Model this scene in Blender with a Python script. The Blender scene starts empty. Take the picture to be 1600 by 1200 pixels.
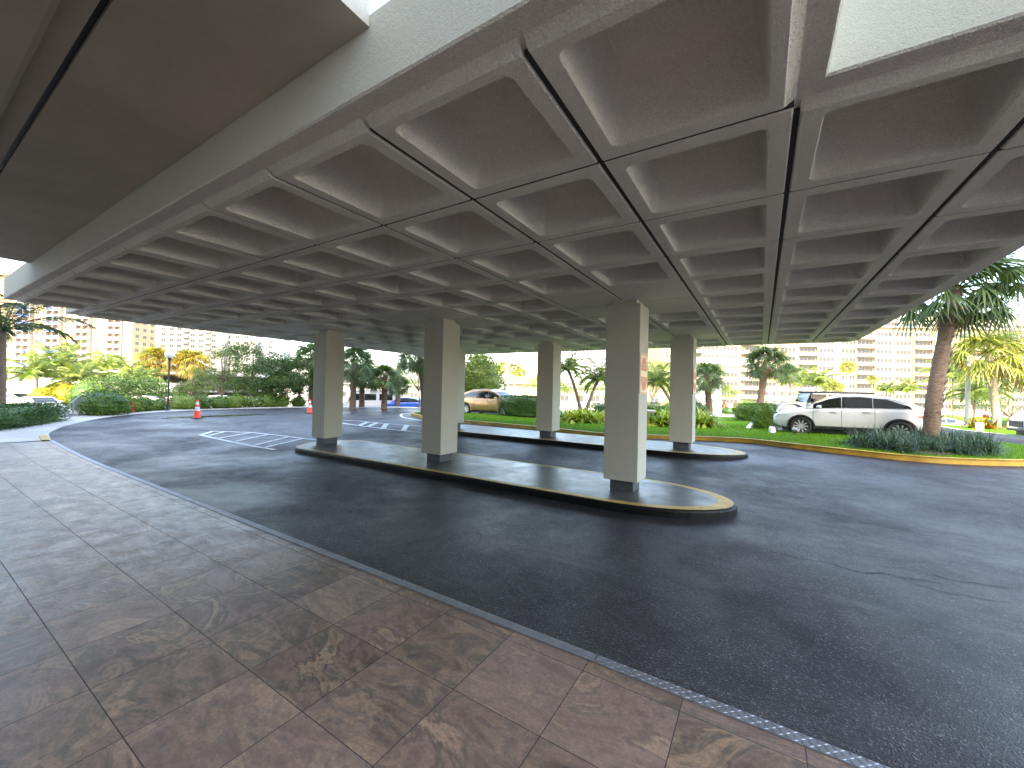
import bpy, bmesh, math, random
from mathutils import Vector, Matrix
PI = math.pi
R = math.radians
random.seed(7)
scn = bpy.context.scene

# ------------------------------------------------------------------ camera
F_PX = 625.3; YAW = -.5579; PIT = .0130; ROLL = .0230
CAM_Z = 2.0
def ray(px, py):
    A = (px - 800) / F_PX; b = (600 - py) / F_PX
    cr, sr = math.cos(ROLL), math.sin(ROLL)
    xc = A * cr - b * sr; yc = A * sr + b * cr
    cp, sp = math.cos(PIT), math.sin(PIT)
    y = cp - yc * sp; z = sp + yc * cp
    c, s = math.cos(YAW), math.sin(YAW)
    return Vector((xc * c + y * s, -xc * s + y * c, z))
fw = ray(800, 600)
rt = (ray(801, 600) - fw).normalized(); up = (ray(800, 599) - fw).normalized(); fw.normalize()
cam = bpy.data.cameras.new('camera'); cam.sensor_width = 36; cam.lens = F_PX / 1600 * 36
cam.clip_start = .05; cam.clip_end = 4000
camo = bpy.data.objects.new('camera', cam); scn.collection.objects.link(camo)
M3 = Matrix((rt, up, -fw)).transposed()
camo.matrix_world = Matrix.Translation((0, 0, CAM_Z)) @ M3.to_4x4()
scn.camera = camo

# ------------------------------------------------------------------ light
SUN_EL, SUN_AZ = 46.0, 158.0      # azimuth clockwise from +Y: the sun stands behind the camera
SUN_DIR = Vector((math.sin(R(SUN_AZ)) * math.cos(R(SUN_EL)), math.cos(R(SUN_AZ)) * math.cos(R(SUN_EL)), math.sin(R(SUN_EL))))
w = bpy.data.worlds.new('World'); scn.world = w; w.use_nodes = True
wn = w.node_tree.nodes; wl = w.node_tree.links
sky = wn.new('ShaderNodeTexSky'); sky.sky_type = 'NISHITA'; sky.sun_disc = False
sky.sun_elevation = R(SUN_EL); sky.sun_rotation = R(SUN_AZ)
sky.air_density = 1.0; sky.dust_density = 3.0; sky.ozone_density = .8
wl.new(sky.outputs[0], wn['Background'].inputs[0]); wn['Background'].inputs[1].default_value = .15
sl = bpy.data.lights.new('sun', 'SUN'); sl.energy = 2.0; sl.angle = R(.5); sl.color = (1, .93, .80)
so = bpy.data.objects.new('sun', sl); scn.collection.objects.link(so)
so.rotation_euler = SUN_DIR.to_track_quat('Z', 'Y').to_euler()
scn.view_settings.view_transform = 'Standard'; scn.view_settings.look = 'None'
scn.view_settings.exposure = 3.38; scn.view_settings.gamma = 1
scn.view_settings.use_white_balance = True; scn.view_settings.white_balance_temperature = 7350; scn.view_settings.white_balance_tint = 8
scn.render.engine = 'CYCLES'
scn.cycles.max_bounces = 10; scn.cycles.diffuse_bounces = 6; scn.cycles.glossy_bounces = 4
scn.cycles.transmission_bounces = 4; scn.cycles.transparent_max_bounces = 6
scn.cycles.caustics_reflective = False; scn.cycles.caustics_refractive = False
try: scn.cycles.use_denoising = True
except Exception: pass

# ------------------------------------------------------------------ terrain
def sm(t):
    t = max(0., min(1., t)); return t * t * (3 - 2 * t)
def gz(x, y):
    r = .23 * max(sm((y - 8.5) / 4.5), sm((-x - 13) / 9))
    D = math.hypot(x, y)
    r += .27 * sm((x + 4) / 7) * sm((y - 12) / 6) * (1 - sm((D - 32) / 6))
    r -= 1.13 * sm((D - 36) / 8) + 1.0 * sm((D - 60) / 60)
    return r
def at(px, py, dz=0.):
    """the point of the terrain seen at a pixel of the photograph"""
    d = ray(px, py); lo = 0.5; t = .5
    while t < 900:
        p = d * t
        if p.z + CAM_Z < gz(p.x, p.y) + dz: break
        lo = t; t *= 1.01
    hi = t
    for _ in range(30):
        m = (lo + hi) / 2; p = d * m
        if p.z + CAM_Z < gz(p.x, p.y) + dz: hi = m
        else: lo = m
    p = d * hi
    return Vector((p.x, p.y, gz(p.x, p.y)))
def hor(px): return 608.9 + (px - 800) * .023
def far(px, depth):
    """ground point in the direction of photo column px at a given depth along the view axis"""
    d = ray(px, hor(px)); k = depth / (d.x * fw.x + d.y * fw.y)
    x, y = d.x * k, d.y * k
    return Vector((x, y, gz(x, y)))
def hz(px, py, depth): return CAM_Z + (hor(px) - py) / F_PX * depth

# ------------------------------------------------------------------ object helpers
def tag(o, label=None, cat=None, group=None, kind=None):
    if label: o['label'] = label
    if cat: o['category'] = cat
    if group: o['group'] = group
    if kind: o['kind'] = kind
    return o
def thing(name, label, cat, loc=(0, 0, 0), rz=0., group=None):
    o = bpy.data.objects.new(name, None); o.empty_display_size = .3
    scn.collection.objects.link(o); o.location = loc; o.rotation_euler = (0, 0, rz)
    return tag(o, label, cat, group)
def lk(o, parent=None):
    scn.collection.objects.link(o)
    if parent is not None: o.parent = parent
    return o
class MB:
    def __init__(s): s.v = []; s.f = []; s.m = []; s.cur = 0
    def face(s, pts):
        n = len(s.v); s.v += [tuple(p) for p in pts]; s.f.append(tuple(range(n, n + len(pts)))); s.m.append(s.cur)
    def grid(s, rows, closed=False, cap=False):
        n0 = len(s.v); w_ = len(rows[0])
        for r in rows: s.v += [tuple(p) for p in r]
        for i in range(len(rows) - 1):
            for j in range(w_ if closed else w_ - 1):
                k = (j + 1) % w_
                s.f.append((n0 + i * w_ + j, n0 + i * w_ + k, n0 + (i + 1) * w_ + k, n0 + (i + 1) * w_ + j)); s.m.append(s.cur)
        if cap:
            s.f.append(tuple(n0 + j for j in reversed(range(w_)))); s.m.append(s.cur)
            s.f.append(tuple(n0 + (len(rows) - 1) * w_ + j for j in range(w_))); s.m.append(s.cur)
    def box(s, x0, x1, y0, y1, z0, z1, mat=None):
        c = [Vector((x, y, z)) for z in (z0, z1) for y in (y0, y1) for x in (x0, x1)]
        if mat is not None: c = [mat @ p for p in c]
        n = len(s.v); s.v += [tuple(p) for p in c]
        for q in ((0, 2, 3, 1), (4, 5, 7, 6), (0, 1, 5, 4), (2, 6, 7, 3), (0, 4, 6, 2), (1, 3, 7, 5)):
            s.f.append(tuple(n + k for k in q)); s.m.append(s.cur)
    def tube(s, pts, rad, n=10, cap=True):
        pts = [Vector(p) for p in pts]; rows = []
        if not hasattr(rad, '__len__'): rad = [rad] * len(pts)
        for i, p in enumerate(pts):
            d = (pts[min(i + 1, len(pts) - 1)] - pts[max(i - 1, 0)]).normalized()
            a = d.cross(Vector((0, 0, 1)) if abs(d.z) < .9 else Vector((1, 0, 0))).normalized(); b = d.cross(a)
            rows.append([p + (a * math.cos(2 * PI * k / n) + b * math.sin(2 * PI * k / n)) * rad[i] for k in range(n)])
        s.grid(rows, True, cap)
    def lathe(s, prof, n=24, axis='Z', o=(0, 0, 0)):
        o = Vector(o); rows = []
        for r, h in prof:
            row = []
            for k in range(n):
                a = 2 * PI * k / n; c, t = r * math.cos(a), r * math.sin(a)
                row.append(o + (Vector((c, t, h)) if axis == 'Z' else Vector((c, h, t)) if axis == 'Y' else Vector((h, c, t))))
            rows.append(row)
        s.grid(rows, True, False)
    def mesh(s, name, mats, smooth=False, merge=False):
        me = bpy.data.meshes.new(name); me.from_pydata(s.v, [], s.f)
        if not isinstance(mats, (list, tuple)): mats = [mats]
        for m in mats: me.materials.append(m)
        if len(mats) > 1: me.polygons.foreach_set('material_index', s.m)
        if merge:
            bm = bmesh.new(); bm.from_mesh(me); bmesh.ops.remove_doubles(bm, verts=bm.verts, dist=1e-4)
            bmesh.ops.recalc_face_normals(bm, faces=bm.faces); bm.to_mesh(me); bm.free()
        if smooth:
            me.polygons.foreach_set('use_smooth', [True] * len(me.polygons))
        me.update(); return me
    def build(s, name, mats, parent=None, smooth=False, bevel=0, merge=False, auto=None):
        o = bpy.data.objects.new(name, s.mesh(name, mats, smooth, merge)); lk(o, parent)
        if bevel:
            b = o.modifiers.new('bevel', 'BEVEL'); b.width = bevel; b.segments = 2; b.limit_method = 'ANGLE'
        if auto: 
            try: o.data.set_sharp_from_angle(angle=R(auto))
            except Exception: pass
        return o
def link_mesh(name, me, parent, loc=(0, 0, 0), rot=(0, 0, 0), sc=(1, 1, 1)):
    o = bpy.data.objects.new(name, me); lk(o, parent); o.location = loc; o.rotation_euler = rot
    o.scale = sc if hasattr(sc, '__len__') else (sc,) * 3
    return o

# ------------------------------------------------------------------ materials
def newmat(name):
    m = bpy.data.materials.new(name); m.use_nodes = True
    nt = m.node_tree; return m, nt.nodes, nt.links, nt.nodes['Principled BSDF']
def coords(n, l, scale=1., off=None):
    tc = n.new('ShaderNodeTexCoord'); mp = n.new('ShaderNodeMapping')
    mp.inputs['Scale'].default_value = (scale,) * 3 if not hasattr(scale, '__len__') else scale
    l.new(tc.outputs['Object'], mp.inputs[0]); return mp.outputs[0]
def noise(n, l, vec, scale, detail=4, rough=.55, dist=0.):
    t = n.new('ShaderNodeTexNoise'); t.inputs['Scale'].default_value = scale; t.inputs['Detail'].default_value = detail
    t.inputs['Roughness'].default_value = rough; t.inputs['Distortion'].default_value = dist
    l.new(vec, t.inputs['Vector']); return t.outputs['Fac']
def ramp(n, l, fac, stops, interp='LINEAR'):
    r = n.new('ShaderNodeValToRGB'); cr = r.color_ramp; cr.interpolation = interp
    while len(cr.elements) < len(stops): cr.elements.new(.5)
    for e, (p, c) in zip(cr.elements, stops):
        e.position = p; e.color = (*c, 1) if len(c) == 3 else c
    l.new(fac, r.inputs[0]); return r.outputs[0]
def g(v): return (v, v, v)
def mix(n, l, fac, a, b, mode='MIX'):
    m = n.new('ShaderNodeMix'); m.data_type = 'RGBA'; m.blend_type = mode
    for s, v in ((m.inputs['Factor'], fac), (m.inputs['A'], a), (m.inputs['B'], b)):
        if hasattr(v, 'links') or isinstance(v, bpy.types.NodeSocket): l.new(v, s)
        elif hasattr(v, '__len__'): s.default_value = (*v, 1) if len(v) == 3 else v
        else: s.default_value = v
    return m.outputs['Result']
def math_(n, l, op, a, b=None, c=None, clamp=False):
    m = n.new('ShaderNodeMath'); m.operation = op; m.use_clamp = clamp
    for i, v in enumerate((a, b, c)):
        if v is None: continue
        if isinstance(v, bpy.types.NodeSocket): l.new(v, m.inputs[i])
        else: m.inputs[i].default_value = v
    return m.outputs[0]
def bump(n, l, h, p, strength=.3, dist=.01):
    b = n.new('ShaderNodeBump'); b.inputs['Strength'].default_value = strength; b.inputs['Distance'].default_value = dist
    l.new(h, b.inputs['Height']); l.new(b.outputs[0], p.inputs['Normal']); return b
def simple(name, col, rough=.6, metal=0., spec=.5, var=.12, nscale=3., bmp=0., bscale=40.):
    m, n, l, p = newmat(name)
    v = coords(n, l)
    f = noise(n, l, v, nscale, 5)
    lo = tuple(c * (1 - var) for c in col); hi = tuple(min(1, c * (1 + var)) for c in col)
    l.new(ramp(n, l, f, [(.3, lo), (.7, hi)]), p.inputs['Base Color'])
    p.inputs['Roughness'].default_value = rough; p.inputs['Metallic'].default_value = metal
    p.inputs['Specular IOR Level'].default_value = spec
    if bmp: bump(n, l, noise(n, l, v, bscale, 3), p, bmp, .01)
    return m
MT = {}
# textured plaster paint on the concrete canopy
def m_plaster(name, col, bs=.35, stain=.12, gs=1., grain=.0):
    m, n, l, p = newmat(name); v = coords(n, l)
    a = noise(n, l, v, .9, 5, .6); b_ = noise(n, l, v, 9, 4)
    c1 = ramp(n, l, a, [(.25, tuple(c * (1 - stain) for c in col)), (.75, col)])
    c2 = mix(n, l, .25, c1, ramp(n, l, b_, [(.3, tuple(c * .88 for c in col)), (.7, tuple(min(1, c * 1.05) for c in col))]))
    if grain: c2 = mix(n, l, 1., c2, ramp(n, l, noise(n, l, v, 95, 2, .6), [(.35, g(1 - grain)), (.65, g(1 + grain))]), 'MULTIPLY')
    l.new(c2, p.inputs['Base Color']); p.inputs['Roughness'].default_value = .75; p.inputs['Specular IOR Level'].default_value = .25
    h1 = noise(n, l, v, 70 * gs, 3, .6); h2 = noise(n, l, v, 22 * gs, 3)
    h = math_(n, l, 'ADD', h1, h2)
    bump(n, l, h, p, bs, .012)
    return m
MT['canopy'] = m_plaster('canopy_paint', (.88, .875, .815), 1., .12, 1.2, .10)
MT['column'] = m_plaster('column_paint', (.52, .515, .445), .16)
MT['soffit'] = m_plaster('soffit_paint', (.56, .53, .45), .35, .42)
MT['fascia'] = m_plaster('fascia_paint', (.76, .77, .69), .32, .12, 1.8, .05)
MT['base'] = simple('column_base_paint', (.075, .08, .09), .55, var=.2, nscale=8)
MT['groove_shade'] = simple('groove_shade_strip', (.045, .043, .042), .8)  # dark tone that stands for the shade inside the canopy grooves
# asphalt
def m_asphalt():
    m, n, l, p = newmat('asphalt'); v = coords(n, l)
    big = noise(n, l, v, .22, 6, .66, .15); mid = noise(n, l, v, 1.3, 6, .65, .4)
    vo = n.new('ShaderNodeTexVoronoi'); vo.inputs['Scale'].default_value = 95; l.new(v, vo.inputs['Vector'])
    sp = n.new('ShaderNodeSeparateColor'); l.new(vo.outputs['Color'], sp.inputs[0])
    agg = ramp(n, l, sp.outputs[0], [(0., g(.5)), (.55, g(.8)), (.8, g(1.3)), (.93, g(2.6)), (1., g(6.))])
    base = ramp(n, l, big, [(.3, (.014, .0125, .0165)), (.55, (.023, .0215, .027)), (.8, (.037, .036, .044))])
    blot = ramp(n, l, mid, [(.32, g(.5)), (.5, g(.95)), (.72, g(1.35))])
    c = mix(n, l, 1., base, blot, 'MULTIPLY'); c = mix(n, l, 1., c, agg, 'MULTIPLY')
    # dusty scuffed streaks along the drive
    st = n.new('ShaderNodeMapping'); st.inputs['Scale'].default_value = (.25, 1.4, 1); l.new(v, st.inputs[0])
    s1 = noise(n, l, st.outputs[0], 1.1, 9, .76, .25)
    dust = ramp(n, l, s1, [(.56, g(0)), (.70, g(.55))])
    c = mix(n, l, dust, c, (.085, .09, .10))
    oil = ramp(n, l, noise(n, l, v, 2.1, 4, .6, .3), [(.66, g(0)), (.74, g(.75))]); c = mix(n, l, math_(n, l, 'MULTIPLY', oil, ramp(n, l, noise(n, l, v, .5, 2), [(.5, g(0)), (.58, g(1))])), c, (.010, .010, .012))
    l.new(c, p.inputs['Base Color'])
    rr = ramp(n, l, noise(n, l, v, .33, 8, .70, .15), [(.36, g(.34)), (.5, g(.50)), (.62, g(.68))])
    l.new(rr, p.inputs['Roughness']); p.inputs['Specular IOR Level'].default_value = .34
    h = math_(n, l, 'ADD', vo.outputs['Distance'], math_(n, l, 'MULTIPLY', noise(n, l, v, 30, 3), .6))
    bump(n, l, h, p, .55, .006)
    return m
MT['asphalt'] = m_asphalt()
# slate-look porcelain tiles laid on a square grid
TILE = .645
def m_tile():
    m, n, l, p = newmat('slate_tile')
    tc = n.new('ShaderNodeTexCoord'); mp = n.new('ShaderNodeMapping'); l.new(tc.outputs['Object'], mp.inputs[0])
    mp.inputs['Location'].default_value = (2.99 / TILE, -.79 / TILE, 0); mp.inputs['Scale'].default_value = (1 / TILE, 1 / TILE, 1)
    fl = n.new('ShaderNodeVectorMath'); fl.operation = 'FLOOR'; l.new(mp.outputs[0], fl.inputs[0])
    wnz = n.new('ShaderNodeTexWhiteNoise'); wnz.noise_dimensions = '2D'; l.new(fl.outputs[0], wnz.inputs['Vector'])
    off = n.new('ShaderNodeVectorMath'); off.operation = 'SCALE'; l.new(wnz.outputs['Color'], off.inputs[0]); off.inputs['Scale'].default_value = 30
    # a quarter of the tiles are laid turned: swap the axes by the random value
    ad = n.new('ShaderNodeVectorMath'); ad.operation = 'ADD'; l.new(tc.outputs['Object'], ad.inputs[0]); l.new(off.outputs[0], ad.inputs[1])
    st = n.new('ShaderNodeMapping'); st.inputs['Rotation'].default_value = (0, 0, R(35)); st.inputs['Scale'].default_value = (.8, 1.5, 1)
    l.new(ad.outputs[0], st.inputs[0]); v = st.outputs[0]
    n1 = noise(n, l, v, 1.1, 9, .62, 2.2); n2 = noise(n, l, v, 2.6, 9, .68, 3.0); n3 = noise(n, l, v, .9, 4, .5, 1.0)
    c = ramp(n, l, n1, [(.30, (.042, .034, .028)), (.42, (.13, .092, .072)), (.50, (.25, .175, .145)), (.545, (.085, .078, .062)), (.60, (.40, .29, .19)), (.66, (.13, .115, .085)), (.76, (.24, .20, .15))])
    c = mix(n, l, ramp(n, l, n3, [(.4, g(0)), (.62, g(.75))]), c, ramp(n, l, n2, [(.36, (.05, .046, .038)), (.48, (.15, .135, .10)), (.58, (.38, .27, .16)), (.66, (.20, .18, .14))]))
    c = mix(n, l, ramp(n, l, wnz.outputs['Value'], [(0, g(0)), (1, g(.5))]), c, (.20, .15, .13))
    c = mix(n, l, 1., c, ramp(n, l, wnz.outputs['Value'], [(0, g(.78)), (1, g(1.25))]), 'MULTIPLY')
    # pale veins
    r1 = n.new('ShaderNodeTexNoise'); r1.noise_type = 'RIDGED_MULTIFRACTAL'; r1.inputs['Scale'].default_value = 1.5; r1.inputs['Detail'].default_value = 6
    r1.inputs['Distortion'].default_value = 2.0; l.new(v, r1.inputs['Vector'])
    vein = ramp(n, l, r1.outputs['Fac'], [(.60, g(0)), (.85, g(.8))])
    vm = math_(n, l, 'MULTIPLY', vein, ramp(n, l, noise(n, l, v, .6, 3), [(.45, g(0)), (.65, g(1))]))
    c = mix(n, l, vm, c, (.46, .42, .35))
    fine = noise(n, l, tc.outputs['Object'], 45, 5, .7)
    c = mix(n, l, 1., c, ramp(n, l, fine, [(.3, (.66, .60, .58)), (.7, (1.12, 1.02, .99))]), 'MULTIPLY')
    fr = n.new('ShaderNodeVectorMath'); fr.operation = 'FRACTION'; l.new(mp.outputs[0], fr.inputs[0])
    sx = n.new('ShaderNodeSeparateXYZ'); l.new(fr.outputs[0], sx.inputs[0])
    def edge(s): return math_(n, l, 'ABSOLUTE', math_(n, l, 'SUBTRACT', s, .5))
    e = math_(n, l, 'MAXIMUM', edge(sx.outputs[0]), edge(sx.outputs[1]))
    gr = math_(n, l, 'GREATER_THAN', e, .5 - .0028 / TILE)
    c = mix(n, l, gr, c, (.035, .032, .030))
    l.new(c, p.inputs['Base Color'])
    rr = ramp(n, l, noise(n, l, tc.outputs['Object'], 3.5, 6, .7, .4), [(.3, g(.30)), (.7, g(.50))])
    l.new(mix(n, l, gr, rr, g(.9)), p.inputs['Roughness'])
    h = math_(n, l, 'ADD', math_(n, l, 'MULTIPLY', n2, .7), math_(n, l, 'MULTIPLY', fine, .35)); h = math_(n, l, 'SUBTRACT', h, math_(n, l, 'MULTIPLY', gr, 1.2))
    bump(n, l, h, p, .45, .006)
    return m
MT['tile'] = m_tile()
MT['epoxy'] = None
def m_epoxy():
    m, n, l, p = newmat('grey_epoxy'); v = coords(n, l)
    c = ramp(n, l, noise(n, l, v, 1.4, 6, .6, .5), [(.3, (.06, .067, .072)), (.6, (.09, .097, .102)), (.8, (.13, .135, .138))])
    l.new(c, p.inputs['Base Color'])
    l.new(ramp(n, l, noise(n, l, v, 2.2, 6, .7, .6), [(.3, g(.26)), (.6, g(.40)), (.8, g(.52))]), p.inputs['Roughness']); p.inputs['Specular IOR Level'].default_value = .3
    bump(n, l, noise(n, l, v, 60, 3), p, .08, .004); return m
MT['epoxy'] = m_epoxy()
MT['yellow'] = simple('yellow_kerb_paint', (.42, .26, .035), .6, var=.3, nscale=2.5, bmp=.2)
MT['yellow_edge'] = simple('worn_yellow_edge_paint', (.50, .33, .07), .5, var=.3, nscale=4, bmp=.15)
MT['black_kerb'] = simple('black_kerb_paint', (.006, .006, .007), .5, 0., .2, var=.4, nscale=6, bmp=.3, bscale=15)
MT['white_paint'] = simple('road_paint', (.62, .65, .68), .6, var=.25, nscale=5)
MT['concrete'] = simple('sidewalk_concrete', (.40, .395, .375), .8, var=.15, nscale=.8, bmp=.15, bscale=30)
MT['dirt'] = simple('mulch_soil', (.055, .04, .028), .95, var=.4, nscale=12, bmp=.5, bscale=25)
MT['steel'] = simple('tread_plate_steel', (.30, .31, .34), .48, .8, var=.15, nscale=8)
MT['dark_metal'] = simple('black_painted_metal', (.015, .015, .017), .4)
MT['grey_metal'] = simple('grey_painted_metal', (.25, .26, .27), .5)
MT['lamp_globe'] = simple('white_acrylic', (.8, .8, .8), .25, var=.02)
MT['orange'] = simple('cone_orange_plastic', (.75, .055, .02), .5, var=.1)
MT['white_band'] = simple('reflective_white_band', (.7, .7, .7), .4)
MT['tyre'] = simple('rubber', (.012, .012, .013), .75)
MT['plastic_black'] = simple('black_trim_plastic', (.018, .018, .02), .55)
MT['bench_green'] = simple('bench_green_paint', (.012, .085, .062), .45)
MT['white_plaster'] = simple('white_plaster', (.74, .74, .71), .7, var=.06)
def m_grass():
    m, n, l, p = newmat('lawn_grass'); v = coords(n, l)
    c = ramp(n, l, noise(n, l, v, 1.2, 6, .7), [(.3, (.045, .12, .004)), (.55, (.07, .17, .006)), (.8, (.11, .21, .010))])
    c = mix(n, l, .5, c, ramp(n, l, noise(n, l, v, 40, 4), [(.3, (.03, .09, .004)), (.7, (.09, .19, .008))]))
    l.new(c, p.inputs['Base Color']); p.inputs['Roughness'].default_value = .9; p.inputs['Specular IOR Level'].default_value = .08
    bump(n, l, noise(n, l, v, 60, 4), p, .8, .03); return m
MT['grass'] = m_grass()
def m_ground():
    m, n, l, p = newmat('far_ground'); v = coords(n, l)
    c = ramp(n, l, noise(n, l, v, .045, 5, .6), [(.3, (.33, .315, .29)), (.55, (.41, .395, .37)), (.75, (.29, .30, .22))])
    l.new(c, p.inputs['Base Color']); p.inputs['Roughness'].default_value = .85; return m
MT['ground'] = m_ground()
def m_leaf(name, dark, light, trans=.25, rough=.5, nscale=1.3, extra=None, ef=.0):
    """leaf colour varies between clumps and leaves; thin leaves let some light through"""
    m, n, l, p = newmat(name)
    tc = n.new('ShaderNodeTexCoord')
    ge = n.new('ShaderNodeNewGeometry'); oi = n.new('ShaderNodeObjectInfo')
    f = noise(n, l, tc.outputs['Object'], nscale, 4, .7)
    rnd = math_(n, l, 'MULTIPLY_ADD', ge.outputs['Random Per Island'], .5, -.25)
    f2 = math_(n, l, 'ADD', f, rnd)
    f2 = math_(n, l, 'ADD', f2, math_(n, l, 'MULTIPLY_ADD', oi.outputs['Random'], .14, -.07))
    stops = [(.25, dark), (.75, light)]
    c = ramp(n, l, f2, stops)
    if extra:
        e = ramp(n, l, ge.outputs['Random Per Island'], [(1 - ef - .01, g(0)), (1 - ef, g(1))])
        c = mix(n, l, e, c, extra)
    l.new(c, p.inputs['Base Color']); p.inputs['Roughness'].default_value = rough; p.inputs['Specular IOR Level'].default_value = .35
    tr = n.new('ShaderNodeBsdfTranslucent'); l.new(mix(n, l, 1., c, (1.25, 1.35, .6), 'MULTIPLY'), tr.inputs[0])
    ms = n.new('ShaderNodeMixShader'); ms.inputs[0].default_value = trans
    l.new(p.outputs[0], ms.inputs[1]); l.new(tr.outputs[0], ms.inputs[2]); l.new(ms.outputs[0], n['Material Output'].inputs[0])
    return m
MT['fan'] = m_leaf('fan_palm_leaf', (.030, .060, .022), (.085, .14, .045), .2, .42, 2.)
MT['fan_sunlit'] = m_leaf('sunlit_fan_palm_leaf', (.09, .12, .02), (.25, .25, .05), .3, .5, .6, (.36, .22, .05), .06)  # fan palm leaf with the yellow of sunlight put into its colour
MT['fan_sunlit_orange'] = m_leaf('sunlit_orange_fan_palm_leaf', (.09, .11, .02), (.27, .24, .04), .3, .5, .6, (.40, .20, .04), .22)  # sunlit fan palm leaf, warmer orange light put into the colour
MT['feather'] = m_leaf('feather_palm_leaf', (.05, .09, .02), (.16, .22, .04), .3)
MT['feather_shaded'] = m_leaf('shaded_feather_palm_leaf', (.02, .045, .014), (.06, .10, .025), .2)  # feather palm leaf darkened: the shade it stands in is painted
MT['feather_sunlit'] = m_leaf('sunlit_feather_palm_leaf', (.06, .11, .02), (.20, .24, .05), .3)  # feather palm leaf yellowed by painted sunlight
MT['tree'] = m_leaf('tree_leaf', (.022, .055, .018), (.08, .135, .03), .25)
MT['tree_grey'] = m_leaf('small_tree_leaf', (.04, .07, .03), (.13, .17, .05), .3)
MT['tree_sunlit'] = m_leaf('sunny_tree_leaf', (.05, .10, .02), (.17, .21, .05), .3)  # tree leaf lightened, sunlight is part of the colour
MT['hedge'] = m_leaf('hedge_leaf', (.012, .040, .012), (.055, .12, .025), .15)
MT['hedge_light'] = m_leaf('box_shrub_leaf', (.03, .075, .01), (.12, .21, .025), .2)
MT['shrub'] = m_leaf('shrub_leaf', (.035, .085, .012), (.17, .24, .035), .25)
MT['shrub_flower'] = m_leaf('flowering_shrub_leaf', (.035, .085, .012), (.15, .22, .035), .25, .5, 1.3, (.75, .72, .70), .12)
MT['croton'] = m_leaf('croton_leaf', (.14, .03, .01), (.34, .13, .02), .25, .45, 4., (.12, .16, .02), .3)
MT['cordyline'] = m_leaf('red_strap_leaf', (.10, .015, .012), (.32, .06, .03), .2, .45, 3.)
MT['yellow_bush'] = m_leaf('yellow_bush_leaf', (.18, .17, .01), (.42, .35, .02), .3)
MT['lily'] = m_leaf('yellow_green_strap_leaf', (.12, .20, .012), (.38, .42, .05), .25, .4, 2.)
MT['liriope'] = m_leaf('dark_strap_leaf', (.018, .045, .025), (.065, .12, .065), .12, .38, 2.)
MT['red_flower'] = m_leaf('red_flower', (.30, .01, .015), (.62, .06, .06), .2)
MT['dead_frond'] = m_leaf('dry_frond', (.10, .06, .03), (.26, .17, .08), .15, .7)
MT['blade'] = m_leaf('grass_blade', (.055, .14, .004), (.12, .25, .010), .25, .8, .7)
def m_bark(name, a, b_, ring=0.):
    m, n, l, p = newmat(name); v = coords(n, l)
    st = n.new('ShaderNodeMapping'); st.inputs['Scale'].default_value = (1, 1, ring or .3); l.new(v, st.inputs[0])
    f = noise(n, l, st.outputs[0], 9, 6, .7, .3)
    l.new(ramp(n, l, f, [(.3, a), (.7, b_)]), p.inputs['Base Color']); p.inputs['Roughness'].default_value = .9
    bump(n, l, f, p, .8, .04); return m
MT['bark'] = m_bark('bark', (.06, .045, .032), (.17, .13, .095))
MT['palm_bark'] = m_bark('palm_bark', (.075, .05, .035), (.23, .16, .11), 4.)
MT['palm_bark_pale'] = m_bark('pale_palm_bark', (.17, .13, .10), (.38, .30, .22), 4.)
def m_paint(name, col, metal=0., rough=.28):
    m, n, l, p = newmat(name); v = coords(n, l)
    l.new(ramp(n, l, noise(n, l, v, 1.5, 3), [(.3, tuple(c * .95 for c in col)), (.7, col)]), p.inputs['Base Color'])
    p.inputs['Roughness'].default_value = rough; p.inputs['Metallic'].default_value = metal
    p.inputs['Coat Weight'].default_value = .8; p.inputs['Coat Roughness'].default_value = .06; return m
MT['glass'] = None
def m_glass(name, col, rough=.08):
    m, n, l, p = newmat(name); v = coords(n, l)
    l.new(ramp(n, l, noise(n, l, v, 2., 3), [(.35, tuple(c * .6 for c in col)), (.65, col)]), p.inputs['Base Color'])
    p.inputs['Roughness'].default_value = rough; p.inputs['Specular IOR Level'].default_value = .8; return m
MT['glass'] = m_glass('dark_car_glass', (.012, .014, .016), .04)
MT['win'] = m_glass('window_glass', (.036, .033, .031), .4)
MT['blue_glass'] = m_glass('blue_balcony_glass', (.03, .07, .36), .3)
MT['rim'] = simple('alloy_rim', (.55, .56, .58), .3, .6, var=.05)
MT['red_lens'] = simple('red_lamp_lens', (.35, .01, .02), .15)
MT['clear_lens'] = simple('headlamp_lens', (.35, .38, .42), .12)
MT['cream'] = simple('cream_stucco', (.27, .215, .13), .85, var=.08, nscale=.2)
MT['cream2'] = simple('pale_stucco', (.28, .25, .19), .85, var=.06, nscale=.2)
MT['yellow_wall'] = simple('yellow_stucco', (.28, .21, .11), .85, var=.08, nscale=.2)
MT['white_wall'] = simple('white_stucco', (.29, .28, .265), .85, var=.05, nscale=.2)
MT['orange_wall'] = simple('orange_stucco', (.60, .30, .12), .85, var=.06, nscale=.1)
MT['hazy_wall'] = simple('hazy_far_tower', (.23, .265, .29), .85, var=.05, nscale=.05)  # bluish haze of distance mixed into the wall colour
MT['shaded_brown_recess'] = simple('shaded_brown_balcony_wall', (.30, .16, .09), .85, var=.1)  # brown balcony back with the shade of the recess in its colour
MT['roof_tile'] = simple('terracotta_roof', (.42, .18, .08), .85, var=.2)
MT['water'] = simple('puddle_water', (.03, .03, .03), .02)

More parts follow.
